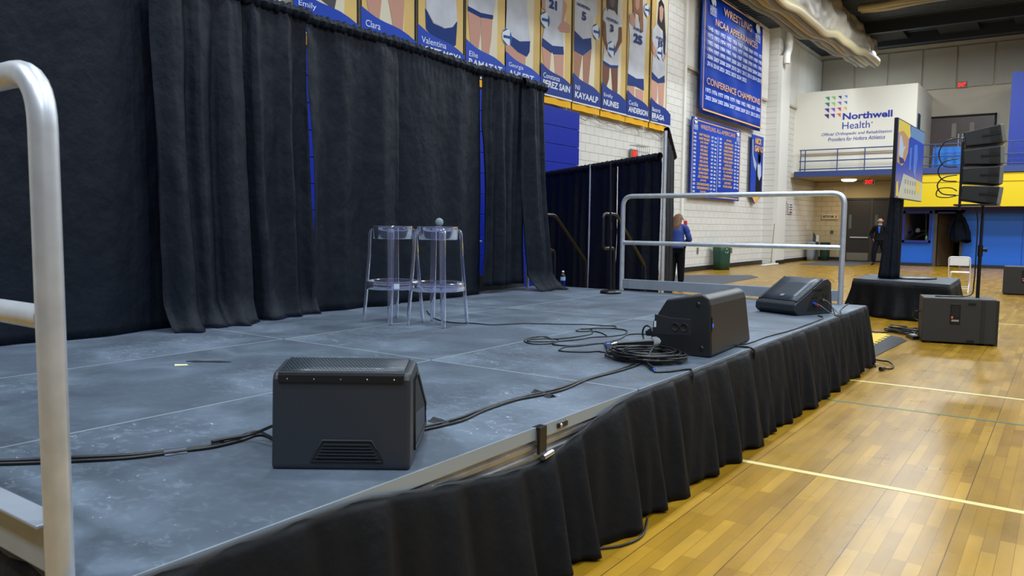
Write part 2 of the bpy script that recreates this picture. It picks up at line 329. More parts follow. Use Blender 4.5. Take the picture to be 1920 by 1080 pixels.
for y0, y1, wy in ((3.82, 4.95, 4.05), (2.67, 3.8, 3.42)):
    l = door_leaf('door_leaf', d2, 36.48, y0, y1, 3.64, 5.92, WD)
    MB().box(36.41, 36.43, wy-.07, wy+.09, 5.12, 5.68, mat('pale_door_glass', '#8a8478', .1)).build('glass_panel', l)
    MB().box(36.39, 36.42, 3.86 if y0 > 3.5 else 3.72, 3.9 if y0 > 3.5 else 3.76, 4.75, 5.25, CHROME).build('pull_handle', l)
# training room window and doorway
w1 = MB(); WF = NAVY
w1.box(33.3, 33.42, 4.3, 5.28, .9, .98, WF); w1.box(33.3, 33.42, 4.3, 5.28, 2.0, 2.12, WF); w1.box(33.3, 33.42, 5.19, 5.28, .9, 2.1, WF); w1.box(33.3, 33.42, 4.3, 4.37, .9, 2.1, WF)
w1 = struct(w1.build('window_1'))
MB().box(33.37, 33.38, 4.37, 5.19, .98, 2.0, mat('window_glass', '#ffffff', .02, 0, trans=1., ior=1.45)).build('pane', w1)
rm = MB(); rm.box(36.1, 36.2, -2, 5.2, 0, 3.4, mat('dim_room_wall', '#3b3228', .8)); rm.box(33.6, 36.2, 3.0, 3.1, 0, 3.4, MATS['dim_room_wall']); rm.box(33.6, 36.1, 3.1, 5.2, 2.6, 2.7, DARK)
struct(rm.build('wall_training_room'))
dj = MB(); JM = mat('brown_door_jamb', '#4a4238', .5); dj.box(33.34, 33.6, 4.1, 4.2, 0, 2.13, JM); dj.box(33.34, 33.6, 3.25, 3.33, 0, 2.13, JM); dj.box(33.34, 33.6, 3.2, 4.2, 2.06, 2.13, JM)
d3 = struct(dj.build('door_3'))
l = MB().box(0, .78, -.02, .02, .02, 2.05, mat('brown_door_face', '#54432f', .5)).build('door_leaf', d3, bevel=.004); l.location = (33.6, 4.08, 0); l.rotation_euler = (0, 0, radians(-35))
# ---------------------------------------------------------------- blue folded bleachers behind the drapes
bl = thing('folded_bleacher', 'royal blue folded bleacher front behind the black drapes', 'bleachers', (2, 9.5, 0))
for i in range(10): MB().box(0, 14.0, 0, .24, i*.405+.005, (i+1)*.405-.004, ROYAL).build('bleacher_board', bl, bevel=.006)
# ---------------------------------------------------------------- wrestling banners on the wall
BBLUE = mat('banner_royal_blue', '#0d3ba6', .4, var=(.9, .12)); GOLD = mat('banner_gold_print', '#d9a873', .5); PINKG = mat('banner_copper_print', '#c99b86', .5); WPR = mat('banner_white_print', '#d5dcec', .5)
AMB = mat('banner_amber_print', '#e0aa55', .5); NVB = mat('banner_navy_print', '#17307f', .5)
U = (1, 0, 0)
def frame_strip(mb, x0, x1, z0, z1, y, t, mt):
    for a in ((x0, x1, z1-t, z1), (x0, x1, z0, z0+t), (x0, x0+t, z0, z1), (x1-t, x1, z0, z1)):
        mb.poly([(a[0], y, a[2]), (a[1], y, a[2]), (a[1], y, a[3]), (a[0], y, a[3])], mt)
def lion(par, x, z, s, y):
    mb = MB(); p = [(0, .9), (.15, 1.15), (.45, 1.3), (.8, 1.1), (.95, .75), (.8, .55), (.72, .8), (.55, .55), (.35, .62), (.2, .75)]
    mb.poly([(x+a*s, y, z+b*s) for a, b in p], WPR)
    frame_strip(mb, x, x+s*1.05, z, z+.5*s, y, .03*s, WPR); mb.build('lion_emblem', par)
    text('HOFSTRA', 'emblem_lettering', WPR, par, (x+.06*s, y-.001, z+.17*s), U, .93*s, .27*s, bold=.03)
    text('WRESTLING', 'emblem_lettering', WPR, par, (x+.1*s, y-.001, z+.06*s), U, .85*s, .09*s, bold=.02)
B1 = thing('wrestling_banner', 'large blue banner of years hung highest on the block wall, gold border', 'banner', (0, 0, 0))
def b1f(u, v): return Vector((23.2+5.75*u, 9.5+.025*sin(u*9)+.02*sin(u*23+v*3), 4.93+3.8*v))
MB().grid(b1f, 60, 10, BBLUE).build('banner_cloth', B1, solid=.01)
BY = 9.44
mb = MB(); frame_strip(mb, 23.27, 28.88, 5.02, 8.66, BY, .05, GOLD); mb.build('gold_border', B1)
lion(B1, 23.68, 8.0, .52, BY); lion(B1, 27.95, 8.0, .52, BY)
text('WRESTLING', 'banner_lettering', GOLD, B1, (24.85, BY, 8.2), U, 2.7, .25, bold=.01)
text('NCAA APPEARANCES', 'banner_lettering', GOLD, B1, (24.17, BY, 7.75), U, 4.05, .21, bold=.01)
yrs = ['1948 1951 1953 1955 1956 1967 1968 1969 1970 1971', '1972 1973 1974 1975 1976 1977 1978 1979 1980 1981', '1982 1983 1984 1985 1986 1987 1988 1990 1991 1993', '1994 1997 1998 1999 2000 2001 2002 2003 2004 2005', '2006 2007 2008 2009 2010 2011 2012 2013 2014 2015', '2016 2018 2021 2022 2023 2024 2025']
for i, t in enumerate(yrs): text(t, 'year_row', WPR, B1, (23.56, BY, 7.49-i*.214), U, 5.2 if i < 5 else 3.6, .13, bold=.012)
text('CONFERENCE CHAMPIONS', 'banner_lettering', GOLD, B1, (23.58, BY, 5.85), U, 5.1, .21, bold=.012)
text('1975 1976 1977 1978 1979 1980 1982 1983 2001 2002', 'year_row', WPR, B1, (23.5, BY, 5.6), U, 5.25, .13, bold=.012)
text('2003 2004 2005 2006 2007 2008 2009 2011 2012 2013', 'year_row', WPR, B1, (23.5, BY, 5.37), U, 5.2, .13, bold=.012)
B2 = thing('roll_of_honour_banner', 'blue two column banner of names below the large wrestling banner', 'banner', (0, 0, 0))
MB().box(22.88, 27.25, 9.6, 9.63, 2.33, 4.79, BBLUE).build('banner_board', B2, bevel=.005)
BY = 9.592; mb = MB(); frame_strip(mb, 22.93, 27.2, 2.38, 4.73, BY, .035, GOLD); mb.poly([(25.04, BY, 2.45), (25.065, BY, 2.45), (25.065, BY, 4.37), (25.04, BY, 4.37)], WPR); mb.build('gold_border', B2)
lion(B2, 23.03, 4.42, .3, BY); lion(B2, 26.8, 4.38, .3, BY)
text('WRESTLING ALL-AMERICANS', 'banner_lettering', PINKG, B2, (23.55, BY, 4.48), U, 3.1, .14, bold=.015)
nl = ['MARTY MILLIGAN', 'MARTY MILLIGAN', 'JOEL KISLIN', 'NICK GALLO', 'NICK GALLO', 'ED POWNING', 'PETE CAPONE', 'PETE CAPONE', 'ROMAN FLEYSH', 'ERIC SCHNEIDER', 'ROMAN FLEYSH', 'ERIC SCHNEIDER', 'JON MASA', 'CHRIS SKRETKOWICZ', 'CHRIS SKRETKOWICZ', 'JON MASA']
y1 = '1968 1969 1973 1975 1977 1981 1993 1995 2000 2001 2001 2002 2002 2003 2004 2005'.split()
w1_ = '137 137 HWT 118 126 118 167 167 133 149 133 149 149 167 167 149'.split(); p1 = '4th 2nd 3rd 4th 1st 4th 7th 2nd 7th 5th 5th 8th 7th 7th 6th 2nd'.split()
nr = ['JON MASA', 'MIKE PATROVICH', 'CHRIS WEIDMAN', 'CHARLES GRIFFIN', 'MIKE PATROVICH', 'CHRIS WEIDMAN', 'CHARLES GRIFFIN', 'ALTON LUCAS', 'LOUIS RUGGIRELLO', 'P.J. GILLESPIE', 'STEVE BONANNO', 'JUSTIN ACCORDINO', 'LUKE VAITH', 'MICHAEL HUGHES']
y2 = '2005 2006 2006 2007 2007 2007 2007 2008 2008 2010 2011 2012 2012 2018'.split(); w2 = '141 174 197 141 174 184 149 149 141 157 165 184 149 285'.split(); p2 = '7th 4th 6th 3rd 4th 5th 8th 7th 2nd 7th 8th 5th 6th 6th'.split()
for names, ys_, ws, ps, x0, zt in ((nl, y1, w1_, p1, 23.03, 4.34), (nr, y2, w2, p2, 25.2, 4.36)):
    for i in range(len(names)):
        z = zt-.075-i*.1185
        text(ys_[i], 'year_row', WPR, B2, (x0, BY, z), U, .2, .07, bold=.03)
        ww = .062*len(names[i]); text(names[i], 'banner_names', AMB, B2, (x0+.86-ww/2, BY, z), U, ww, .078, bold=.03, shear=.15)
        text(ws[i]+'  '+ps[i], 'banner_results', WPR, B2, (x0+1.45, BY, z), U, .46, .07, bold=.03)
B3 = thing('athlete_pennant', 'narrow blue pennant with a raised arm wrestler, pointed gold tip', 'banner', (0, 0, 0))
MB().prism([(28.42, 9.6, 4.79), (28.42, 9.6, 2.63), (28.96, 9.6, 2.28), (29.74, 9.6, 2.63), (29.74, 9.6, 4.79)], (0, .02, 0), BBLUE).build('pennant_cloth', B3)
mb = MB(); q = lambda L: [(a, BY, b) for a, b in L]
mb.poly(q([(28.43, 2.66), (28.96, 2.3), (29.72, 2.66)]), AMB)
mb.poly(q([(28.45, 4.6), (28.55, 4.62), (28.62, 4.05), (29.0, 3.75), (28.95, 3.5), (28.7, 3.65), (28.5, 4.1)]), mat('print_grey_skin', '#9aa4b8', .6))
mb.poly(q([(29.0, 2.7), (29.0, 3.6), (29.2, 3.75), (29.45, 3.65), (29.62, 3.3), (29.6, 2.71)]), mat('print_black', '#11131a', .6))
BY -= .003
mb.poly(q([(29.15, 3.35), (29.1, 3.7), (29.3, 3.95), (29.5, 3.7), (29.55, 3.35), (29.35, 3.15)]), mat('print_light_skin', '#b9bccb', .6))
mb.poly(q([(29.15, 3.9), (29.12, 4.18), (29.3, 4.28), (29.48, 4.18), (29.46, 3.9), (29.3, 3.75)]), MATS['print_black'])
mb.poly(q([(29.2, 3.78), (29.18, 4.05), (29.3, 4.15), (29.42, 4.05), (29.4, 3.85), (29.3, 3.72)]), MATS['print_grey_skin'])
mb.build('printed_wrestler', B3)
text('NICK', 'banner_lettering', AMB, B3, (28.76, BY, 4.48), U, .7, .22, bold=.04, shear=.1); text('GALLO', 'banner_lettering', AMB, B3, (28.72, BY, 4.2), U, .95, .23, bold=.04, shear=.1)
text('HOFSTRA', 'banner_lettering', NVB, B3, (28.6, BY, 2.55), U, .9, .09, bold=.02)

# ---------------------------------------------------------------- volleyball player banners
GBG = mat('banner_gold_ground', '#c9ab6a', .55, var=(.8, .18)); CRG = mat('banner_cream_glow', '#cfc7b2', .6); YL = mat('banner_gold_fringe', '#e3a81a', .55)
JW = mat('print_white_jersey', '#b7bac4', .6, var=(3, .1)); SH = mat('print_navy_shorts', '#15306f', .6); S1 = mat('print_fair_skin', '#b98c7c', .6); S2 = mat('print_brown_skin', '#6a4436', .6); S3 = mat('print_tan_skin', '#9a6f5c', .6)
H1 = mat('print_black_hair', '#15151c', .6); H2 = mat('print_fair_hair', '#8a6248', .6); BW = mat('print_white', '#ccd2dc', .6); BB = mat('print_blue', '#1c4b90', .6); GR = mat('print_grey', '#4a4a50', .6)
YB = 9.62; BK = mat('banner_gap_shade', '#10131c', .6); FACE_S = S1
def disc(mb, cx, cz, r, y, mt, n=20, a0=0, a1=2*pi, sx=1): mb.poly([(cx+r*sx*cos(a0+(a1-a0)*i/n), y, cz+r*sin(a0+(a1-a0)*i/n)) for i in range(n if a1-a0 > 6 else n+1)], mt)
ban = [
 (7.8, 'Emily', '', '', [('GR', [(8.35, 5.2), (8.35, 4.86), (8.61, 4.77), (8.72, 5.2)])], 'gold banner named Emily, leftmost, mostly hidden by the drape'),
 (9.17, 'Clara', '', '', [('S1', [(9.2, 5.6), (9.31, 5.09), (9.36, 4.85), (9.52, 4.78), (9.6, 4.84), (9.65, 5.17), (9.68, 5.6)]), ('S1', [(9.76, 5.6), (9.81, 5.2), (9.93, 4.76), (10.02, 4.68), (10.15, 4.62), (10.2, 5.29), (10.25, 5.6)])], 'gold player banner named Clara showing two bare legs'),
 (10.53, 'Valentina', 'LOPEZ MOYA', '', [('SH', [(10.74, 5.28), (10.96, 5.06), (11.27, 5.03), (11.64, 5.23), (11.6, 4.79), (11.38, 4.66), (11.02, 4.77), (10.76, 4.92)]), ('JW', [(10.7, 5.9), (10.76, 5.42), (10.76, 5.27), (10.96, 5.08), (11.27, 5.03), (11.5, 5.1), (11.64, 5.25), (11.6, 5.6), (11.5, 5.9)])], 'gold player banner named Valentina with a white untucked shirt and blue shorts'),
 (11.88, 'Elie', 'RAMATAT', '', [('S1', [(11.95, 5.5), (12.34, 5.47), (12.36, 5.17), (12.29, 4.85), (12.2, 4.7), (12.05, 4.89)]), ('S1', [(12.35, 5.47), (12.74, 5.5), (12.7, 5.1), (12.61, 4.72), (12.41, 4.8)]), ('SH', [(11.95, 5.6), (12.35, 5.56), (12.76, 5.59), (12.75, 5.51), (12.35, 5.46), (11.95, 5.5)]), ('JW', [(11.98, 6.1), (11.96, 5.7), (11.95, 5.59), (12.35, 5.55), (12.76, 5.59), (12.81, 5.78), (12.86, 6.1)])], 'gold player banner named Elie with a white shirt and bare legs'),
 (13.18, 'Georgia', 'AHLERT', '', [('S1', [(13.17, 5.18), (13.46, 5.11), (13.92, 4.99), (13.9, 4.68), (13.46, 4.78), (13.2, 4.94)]), ('SH', [(13.19, 5.4), (13.38, 5.31), (13.69, 5.27), (14.08, 5.34), (14.06, 5.11), (13.96, 4.99), (13.62, 5.03), (13.2, 5.18)]), ('JW', [(13.2, 6.3), (13.22, 6.0), (13.19, 5.43), (13.38, 5.31), (13.69, 5.26), (14.08, 5.34), (13.94, 6.0), (13.95, 6.3)]), ('BALLH', (13.23, 5.26, .17))], 'gold player banner named Georgia with a ball at the left edge and blue shorts'),
 (14.47, 'Constanza', 'PEREZ SAIN', '', [('S1', [(14.53, 5.32), (14.92, 5.24), (14.86, 4.83), (14.66, 4.8)]), ('S1', [(15.03, 5.22), (15.44, 5.3), (15.43, 4.62), (15.11, 4.7)]), ('SH', [(14.55, 5.51), (14.96, 5.41), (15.42, 5.48), (15.44, 5.3), (15.0, 5.23), (14.96, 5.28), (14.92, 5.24), (14.53, 5.33)]), ('JW', [(14.5, 6.7), (14.62, 6.32), (14.68, 5.99), (14.55, 5.5), (14.96, 5.41), (15.41, 5.47), (15.35, 6.02), (15.4, 6.7)]), ('S1', [(15.38, 6.6), (15.55, 6.4), (15.42, 6.05), (15.7, 6.0), (15.68, 5.85), (15.26, 5.76), (15.15, 5.83), (15.33, 6.02)]), ('S1', [(14.5, 6.6), (14.64, 6.6), (14.64, 6.1), (14.5, 6.14)]), ('BALL', (14.64, 5.9, .18)), ('NUM', '21', (14.78, 6.2, .32, .2))], 'gold player banner named Constanza wearing number 21, a ball at her side'),
 (15.84, 'Nil', 'KAYAALP', '', [('S3', [(15.89, 5.47), (16.27, 5.42), (16.13, 4.86), (15.92, 4.8)]), ('S3', [(16.3, 5.43), (16.7, 5.65), (16.57, 4.7), (16.34, 4.75)]), ('SH', [(15.89, 5.93), (16.28, 5.81), (16.67, 5.94), (16.7, 5.66), (16.29, 5.43), (15.89, 5.48)]), ('JW', [(15.9, 6.9), (15.88, 6.31), (15.89, 5.93), (16.28, 5.81), (16.66, 5.91), (16.75, 6.36), (16.93, 6.5), (16.9, 6.9)]), ('BALL', (16.9, 6.1, .19)), ('NUM', '5', (16.2, 6.24, .2, .2)), ('HOF', (15.97, 6.52, .62))], 'gold player banner named Nil wearing number 5, arm resting on a ball'),
 (17.2, 'Emilly', 'NUNES', '', [('S2', [(17.26, 5.42), (17.62, 5.38), (17.6, 5.09), (17.45, 4.82), (17.27, 4.9)]), ('S2', [(17.69, 5.38), (18.06, 5.44), (18.05, 4.65), (17.8, 4.76)]), ('SH', [(17.27, 5.5), (17.65, 5.46), (18.09, 5.52), (18.05, 5.43), (17.69, 5.37), (17.62, 5.37), (17.27, 5.42)]), ('JW', [(17.25, 6.66), (17.44, 6.83), (17.73, 6.75), (17.95, 6.89), (18.27, 6.62), (18.04, 6.45), (18.08, 5.5), (17.65, 5.44), (17.27, 5.49), (17.37, 6.22), (17.23, 6.4)]), ('H1', [(17.42, 6.7), (17.4, 7.3), (18.01, 7.3), (17.96, 6.71), (17.82, 6.8), (17.5, 6.78)]), ('S2', [(17.53, 7.2), (17.81, 7.2), (17.8, 6.93), (17.69, 6.83), (17.56, 6.9)]), ('S2', [(17.24, 6.46), (17.36, 6.4), (17.42, 6.0), (17.52, 5.82), (17.42, 5.75), (17.22, 6.1)]), ('S2', [(18.04, 6.45), (18.2, 6.48), (18.22, 6.12), (17.9, 5.78), (17.84, 5.85), (18.03, 6.14)]), ('BALL', (17.67, 5.83, .2)), ('NUM', '3', (17.57, 6.25, .18, .18)), ('HOF', (17.4, 6.5, .6))], 'gold player banner named Emilly wearing number 3, ball held low in both hands'),
 (18.55, 'Cecilia', 'ANDERSON', '', [('S1', [(18.6, 5.08), (19.0, 5.11), (19.01, 4.8), (18.78, 4.85)]), ('S1', [(19.06, 5.06), (19.54, 5.08), (19.53, 4.68), (19.12, 4.78)]), ('SH', [(18.6, 5.39), (19.1, 5.35), (19.54, 5.39), (19.56, 5.08), (19.07, 5.12), (18.6, 5.08)]), ('JW', [(18.62, 6.92), (18.91, 7.01), (19.14, 6.77), (19.31, 6.94), (19.68, 6.98), (19.6, 6.56), (19.54, 5.39), (19.1, 5.33), (18.6, 5.39), (18.66, 6.32), (18.6, 6.66)]), ('H2', [(18.85, 6.62), (18.78, 7.5), (19.36, 7.5), (19.44, 6.61), (19.26, 6.54), (19.16, 7.0), (18.95, 7.0), (18.95, 6.6)]), ('S1', [(18.92, 7.5), (19.18, 7.5), (19.17, 7.19), (19.05, 7.08), (18.94, 7.16)]), ('S1', [(18.62, 6.86), (18.8, 6.98), (18.95, 6.82), (18.88, 6.62), (18.64, 6.68)]), ('BALL', (19.62, 7.22, .17)), ('NUM', '25', (18.87, 6.24, .5, .24)), ('HOF', (18.85, 6.56, .5))], 'gold player banner named Cecilia wearing number 25 and pointing forward'),
 (19.95, 'Beatriz', 'BRAGA', 'Captain', [('S1', [(20.02, 5.46), (20.41, 5.41), (20.41, 5.05), (20.33, 4.78), (20.05, 4.85)]), ('S1', [(20.43, 5.42), (20.86, 5.48), (20.82, 4.68), (20.55, 4.75)]), ('SH', [(20.02, 5.68), (20.46, 5.53), (20.85, 5.71), (20.88, 5.49), (20.43, 5.41), (20.02, 5.47)]), ('JW', [(20.0, 6.79), (20.3, 7.03), (20.55, 6.8), (20.79, 6.95), (20.95, 6.7), (20.91, 6.36), (20.86, 5.7), (20.46, 5.53), (20.02, 5.66), (20.06, 6.1), (20.0, 6.4)]), ('H1', [(20.3, 7.0), (20.36, 7.59), (20.5, 7.72), (20.7, 7.6), (20.86, 6.75), (20.84, 6.2), (20.72, 6.3), (20.66, 6.9)]), ('S1', [(20.4, 7.46), (20.52, 7.56), (20.66, 7.48), (20.64, 7.22), (20.54, 7.08), (20.43, 7.17)]), ('S1', [(20.0, 6.48), (20.06, 6.46), (20.3, 6.2), (20.22, 6.06), (20.0, 6.22)]), ('S1', [(20.9, 6.35), (20.95, 6.3), (20.75, 6.05), (20.65, 6.1)]), ('BALL', (20.46, 6.24, .19)), ('NUM', '15', (20.38, 6.42, .26, .17)), ('HOF', (20.22, 6.6, .5))], 'gold player banner named Beatriz the Captain, rightmost and fully in view'),
]
NM = dict(GR=GR, S1=S1, S2=S2, S3=S3, SH=SH, JW=JW, H1=H1, H2=H2)
for bi, (x0, fn, ln, ex, shp, labx) in enumerate(ban):
    x1 = x0+1.32; T = thing('player_banner', labx, 'banner', (0, 0, 0), 0, 'player banners hung in a row')
    zb = 4.13; zt = 8.3
    mb = MB(); mb.box(x0, x1, YB, YB+.012, zb+.16, zt, GBG); mb.build('banner_cloth', T)
    mb = MB(); mb.poly([(x0+.3, YB-.002, 4.7), (x1-.3, YB-.002, 4.6), (x1-.25, YB-.002, zt), (x0+.3, YB-.002, zt)], CRG)
    for xa in (x0, x1-.03): mb.poly([(xa, YB-.003, zb+.16), (xa+.03, YB-.003, zb+.16), (xa+.03, YB-.003, zt), (xa, YB-.003, zt)], BK if bi < 6 else mat('banner_hem', '#8c7038', .6))  # dark strips on the left banners paint the shade of the gaps between them
    mb.build('printed_background', T)
    mb = MB()
    def fr(u, v): return Vector((x0+1.32*u, YB-.004+.012*sin(u*14+bi), zb-.0+.16*v+.04*u*v*0))
    mb.grid(fr, 16, 2, YL); mb.build('gold_fringe', T)
    y = YB-.006; mb = MB(); balls = []; nums = []
    for s in shp:
        if s[0] in NM: mb.poly([(a, y, b) for a, b in s[1]], NM[s[0]]); y -= .002
        elif s[0] in ('BALL', 'BALLH'):
            cx, cz, r = s[1]; disc(mb, cx, cz, r, y, BW); disc(mb, cx, cz, r*.97, y-.002, BB, 14, -.9, .9); disc(mb, cx, cz, r*.97, y-.002, BB, 14, 1.4, 2.7); disc(mb, cx, cz, r*.97, y-.002, BB, 14, 3.6, 4.9); mb.poly([(cx-.75*r, y-.003, cz-.22*r), (cx+.75*r, y-.003, cz-.12*r), (cx+.75*r, y-.003, cz+.22*r), (cx-.75*r, y-.003, cz+.12*r)], BB); y -= .006
        elif s[0] == 'NUM': nums.append((s[1],)+s[2])
        elif s[0] == 'HOF': nums.append(('HOFSTRA', s[1][0], s[1][1], s[1][2], .07))
    mb.build('printed_player', T)
    yt = y-.004
    for n_, a, b, wd, h in nums: text(n_, 'jersey_print', SH, T, (a, yt, b), U, wd, h, bold=.05)
    mb = MB(); y = yt-.002
    zl, zr = 4.97, 4.64
    pts = [(x0, y, zb+.2), (x1, y, zb+.2), (x1, y, zr)]+[(x0+1.32*t, y, zl+(zr-zl)*t-.035*sin(t*2*pi)) for t in (.85, .7, .55, .4, .25, .12)]+[(x0, y, zl)]
    mb.poly(pts, BBLUE if bi < 5 else mat('banner_blue_shaded', '#1a3380', .5)); y -= .002  # same blue twice: lit tone on the left banners, darker shaded tone further right
    mb.poly([(x0, y, zb+.155), (x1, y, zb+.155), (x1, y, zb+.195), (x0, y, zb+.185)], BW); mb.build('blue_name_panel', T)
    y -= .002
    text(fn, 'first_name_lettering', WPR, T, (x0+.1, y, 4.66 if bi < 6 else 4.6), U, .075*len(fn)*(1 if len(fn) > 5 else .9), .11 if bi != 3 else .1)
    if ln: text(ln, 'surname_lettering', BW, T, (x0+.08, y, 4.47 if bi < 6 else 4.41), U, min(1.15, .15*len(ln)+.05), .15, bold=.03, shear=.08)
    if ex: text(ex, 'title_lettering', WPR, T, (x0+.08, y, 4.34), U, .37, .06)
# cord below the banners
cd = []
for i in range(40): t = i/39; cd.append((14.4+7.0*t, 9.66, 4.02+.05*sin(t*40)+(-.06 if i % 8 == 4 else 0)))
tag(MB().tube(cd, .008, mat('grey_cord', '#6a665e', .7), 5).build('banner_cord'), 'thin grey cord strung under the player banners on the block wall', 'cord')

# ================================================================== STAGE
ZS = .61; Y0 = 1.72; X0S, X1S = .83, 8.89
rowsl = ['front', 'middle', 'back']; coll = ['nearest the near guard rail', 'in the middle of the stage', 'at the far end of the stage']
TAPE = mat('grey_gaffer_tape', '#4d586a', .6); TAPEB = mat('black_gaffer_tape', '#22262d', .6)
cw = (X1S-X0S)/3; dw = 1.38
SEAM = mat('pale_deck_edge', '#9aa6b2', .4, .4)
for c in range(3):
    for r in range(3):
        xa = X0S+c*cw; ya = Y0+r*dw
        t = thing('stage_deck_section', '%s row grey stage platform section %s' % (rowsl[r], coll[c]), 'stage platform', (xa, ya, 0), 0, 'stage platform sections')
        MB().box(.006, cw-.006, .006, dw-.006, .585, ZS, DECK).build('deck_surface', t)
        fm = MB()
        for a in ((0, cw, 0, .006), (0, cw, dw-.006, dw), (0, .006, 0, dw), (cw-.006, cw, 0, dw)): fm.box(a[0], a[1], a[2], a[3], .56, ZS+.0008, SEAM)
        fm.build('edge_trim', t)
        fm = MB()
        prof = [(0, .606), (0, .56), (.014, .556), (.014, .545), (.004, .538), (.004, .520), (.016, .514), (.016, .5), (.002, .494), (.0, .465), (.03, .455), (.05, .455), (.05, .606)]
        fm.prism([(0.0, a+.003, b) for a, b in prof], (cw, 0, 0), ALUD); fm.box(0, cw, dw-.04, dw-.002, .46, .584, ALUD); fm.box(0, .04, .05, dw-.04, .46, .584, ALUD); fm.box(cw-.04, cw, .05, dw-.04, .46, .584, ALUD)
        fm.build('frame', t)
        for lx, ly in ((.15, .15), (cw-.15, .15), (.15, dw-.15), (cw-.15, dw-.15)): MB().tube([(lx, ly, 0), (lx, ly, .46)], .024, ALUD, 10).build('leg', t)
# clip and latch on the exposed edge
t = thing('skirt_clip', 'black strap clip with chrome end on the bare aluminium stage edge', 'clip', (2.62, 1.71, .5))
MB().box(-.028, .028, -.008, .006, -.0, .105, BLACKP).box(-.028, .028, -.008, .03, .1, .112, BLACKP).build('strap', t, bevel=.003)
MB().tube([(-.015, -.016, -.012), (.055, -.016, -.004)], .014, CHROME, 6).build('chrome_end', t)
t = thing('deck_latch', 'small slotted latch in the bare aluminium edge beside the clip', 'latch', (2.79, 1.716, .585))
MB().box(-.04, .04, -.004, .004, -.012, .012, BLACKP).build('slot', t, bevel=.005); MB().lathe([(0, 0), (.009, 0), (.009, .006), (0, .006)], CHROME, (-.02, -.004, 0), 10, M=Matrix.Rotation(pi/2, 4, 'X')).build('bolt', t)

def interp(tab, x):
    if x <= tab[0][0]: return tab[0][1]
    for (a, b), (c, d) in zip(tab, tab[1:]):
        if x <= c: return b+(d-b)*(x-a)/(c-a)
    return tab[-1][1]
SAG = [(1.3, .603), (1.5, .60), (1.66, .59), (1.86, .555), (2.11, .52), (2.42, .478), (2.63, .47), (2.81, .50), (3.1, .56), (3.38, .6), (3.5, .603)]
def skirt(name, p0, p1, out, zt, label, sag=None, pw=.36, amp=.075, seed=0, z0=.012, lean=.1):
    p0 = Vector(p0+(0,)); p1 = Vector(p1+(0,)); Ln = (p1-p0).length; d = (p1-p0)/Ln; out = Vector(out+(0,)).normalized(); rnd = random.Random(seed)
    edges = [0]; 
    while edges[-1] < Ln: edges.append(edges[-1]+pw*rnd.uniform(.6, 1.3))
    amps = [rnd.uniform(.6, 1.25) for _ in edges]; NU = int(Ln*70); NV = 18
    mb = MB()
    def f(u, v):
        s = u*Ln; h = 1-v                      # v=0 bottom .. 1 top
        i = max(j for j, e in enumerate(edges) if e <= s+1e-9); e0 = edges[i]; e1 = edges[i+1] if i+1 < len(edges) else e0+pw
        q = (s-e0)/(e1-e0); saw = q/.86 if q < .86 else (1-q)/.14
        saw = saw*saw*(3-2*saw)*.5+saw*.5
        saw2 = .5+.5*sin(q*pi*4+amps[i]*5)
        g = h**.8
        o = .008+lean*g*.7+amp*amps[i]*saw*(.06+.94*g)+.012*saw2*g+.006*sin(s*37+h*5)*g
        top = zt if sag is None else interp(sag, p0.x+s)
        z = z0+(top-z0)*v+(.0 if v > 0 else .012*sin(s*9+seed))
        if v > .97: o = .006
        sh = -.05*saw*g
        P = p0+d*(s+sh)+out*o
        return Vector((P.x, P.y, max(z, .006)))
    mb.grid(f, NU, NV, SKIRT)
    hd = MB()
    def g_(u, v):
        s = u*Ln; top = (zt if sag is None else interp(sag, p0.x+s)); P = p0+d*s+out*(.006+.003*sin(s*30)+.004*v)
        return Vector((P.x, P.y, top-.035+.038*v))
    t = thing(name, label, 'stage skirt', (0, 0, 0)); mb.build('pleated_cloth', t, solid=.003); hd.grid(g_, NU//3, 2, mat('skirt_header_band', '#2a2d31', .6)).build('header_band', t, solid=.004)
    return t
skirt('stage_skirt', (X0S-.02, Y0), (X1S, Y0), (0, -1), .603, 'long black pleated skirt hanging along the front edge of the stage', sag=SAG, seed=3)
skirt('stage_skirt', (X1S+.005, Y0), (X1S+.005, Y0+2.6), (1, 0), .603, 'black pleated skirt on the far end of the stage, turned away', seed=5, amp=.05)
skirt('stage_skirt', (X0S-.005, Y0+3.8), (X0S-.005, Y0), (-1, 0), .603, 'black pleated skirt on the near end of the stage under the close rail', seed=6, amp=.04)

def guard_rail(label, x, y0, y1, zt, near):
    t = thing('guard_rail', label, 'railing', (x, y0, 0), 0, 'silver guard rails at the stage ends'); W = y1-y0; r = .0295
    MB().tube(fillet([(0, 0, .42), (0, 0, zt), (0, W, zt), (0, W, .42)], .13, 8), r, ALU, 20).build('hoop', t)
    MB().tube([(0, 0.02, 1.215), (0, W-.02, 1.215)], r*.92, ALU, 18).build('mid_bar', t)
    tb = MB(); a, b = (-.018, .018); tb.box(a, b, .02, W-.02, .635, .745, TOE); tb.box(a-(.02 if near else 0), b+.01, .02, W-.02, .742, .752, TOE); tb.build('toe_board', t, bevel=.003)
    for yy in (0, W): MB().box(-.035, .035, yy-.04, yy+.04, .45, .6, ALUD).build('bracket', t, bevel=.006)
    return t
guard_rail('silver guard rail across the far end of the stage', 8.93, 1.99, 4.64, 1.80, False)
guard_rail('blurred silver guard rail close up at the left edge', .80, 1.815, 4.5, 1.755, True)

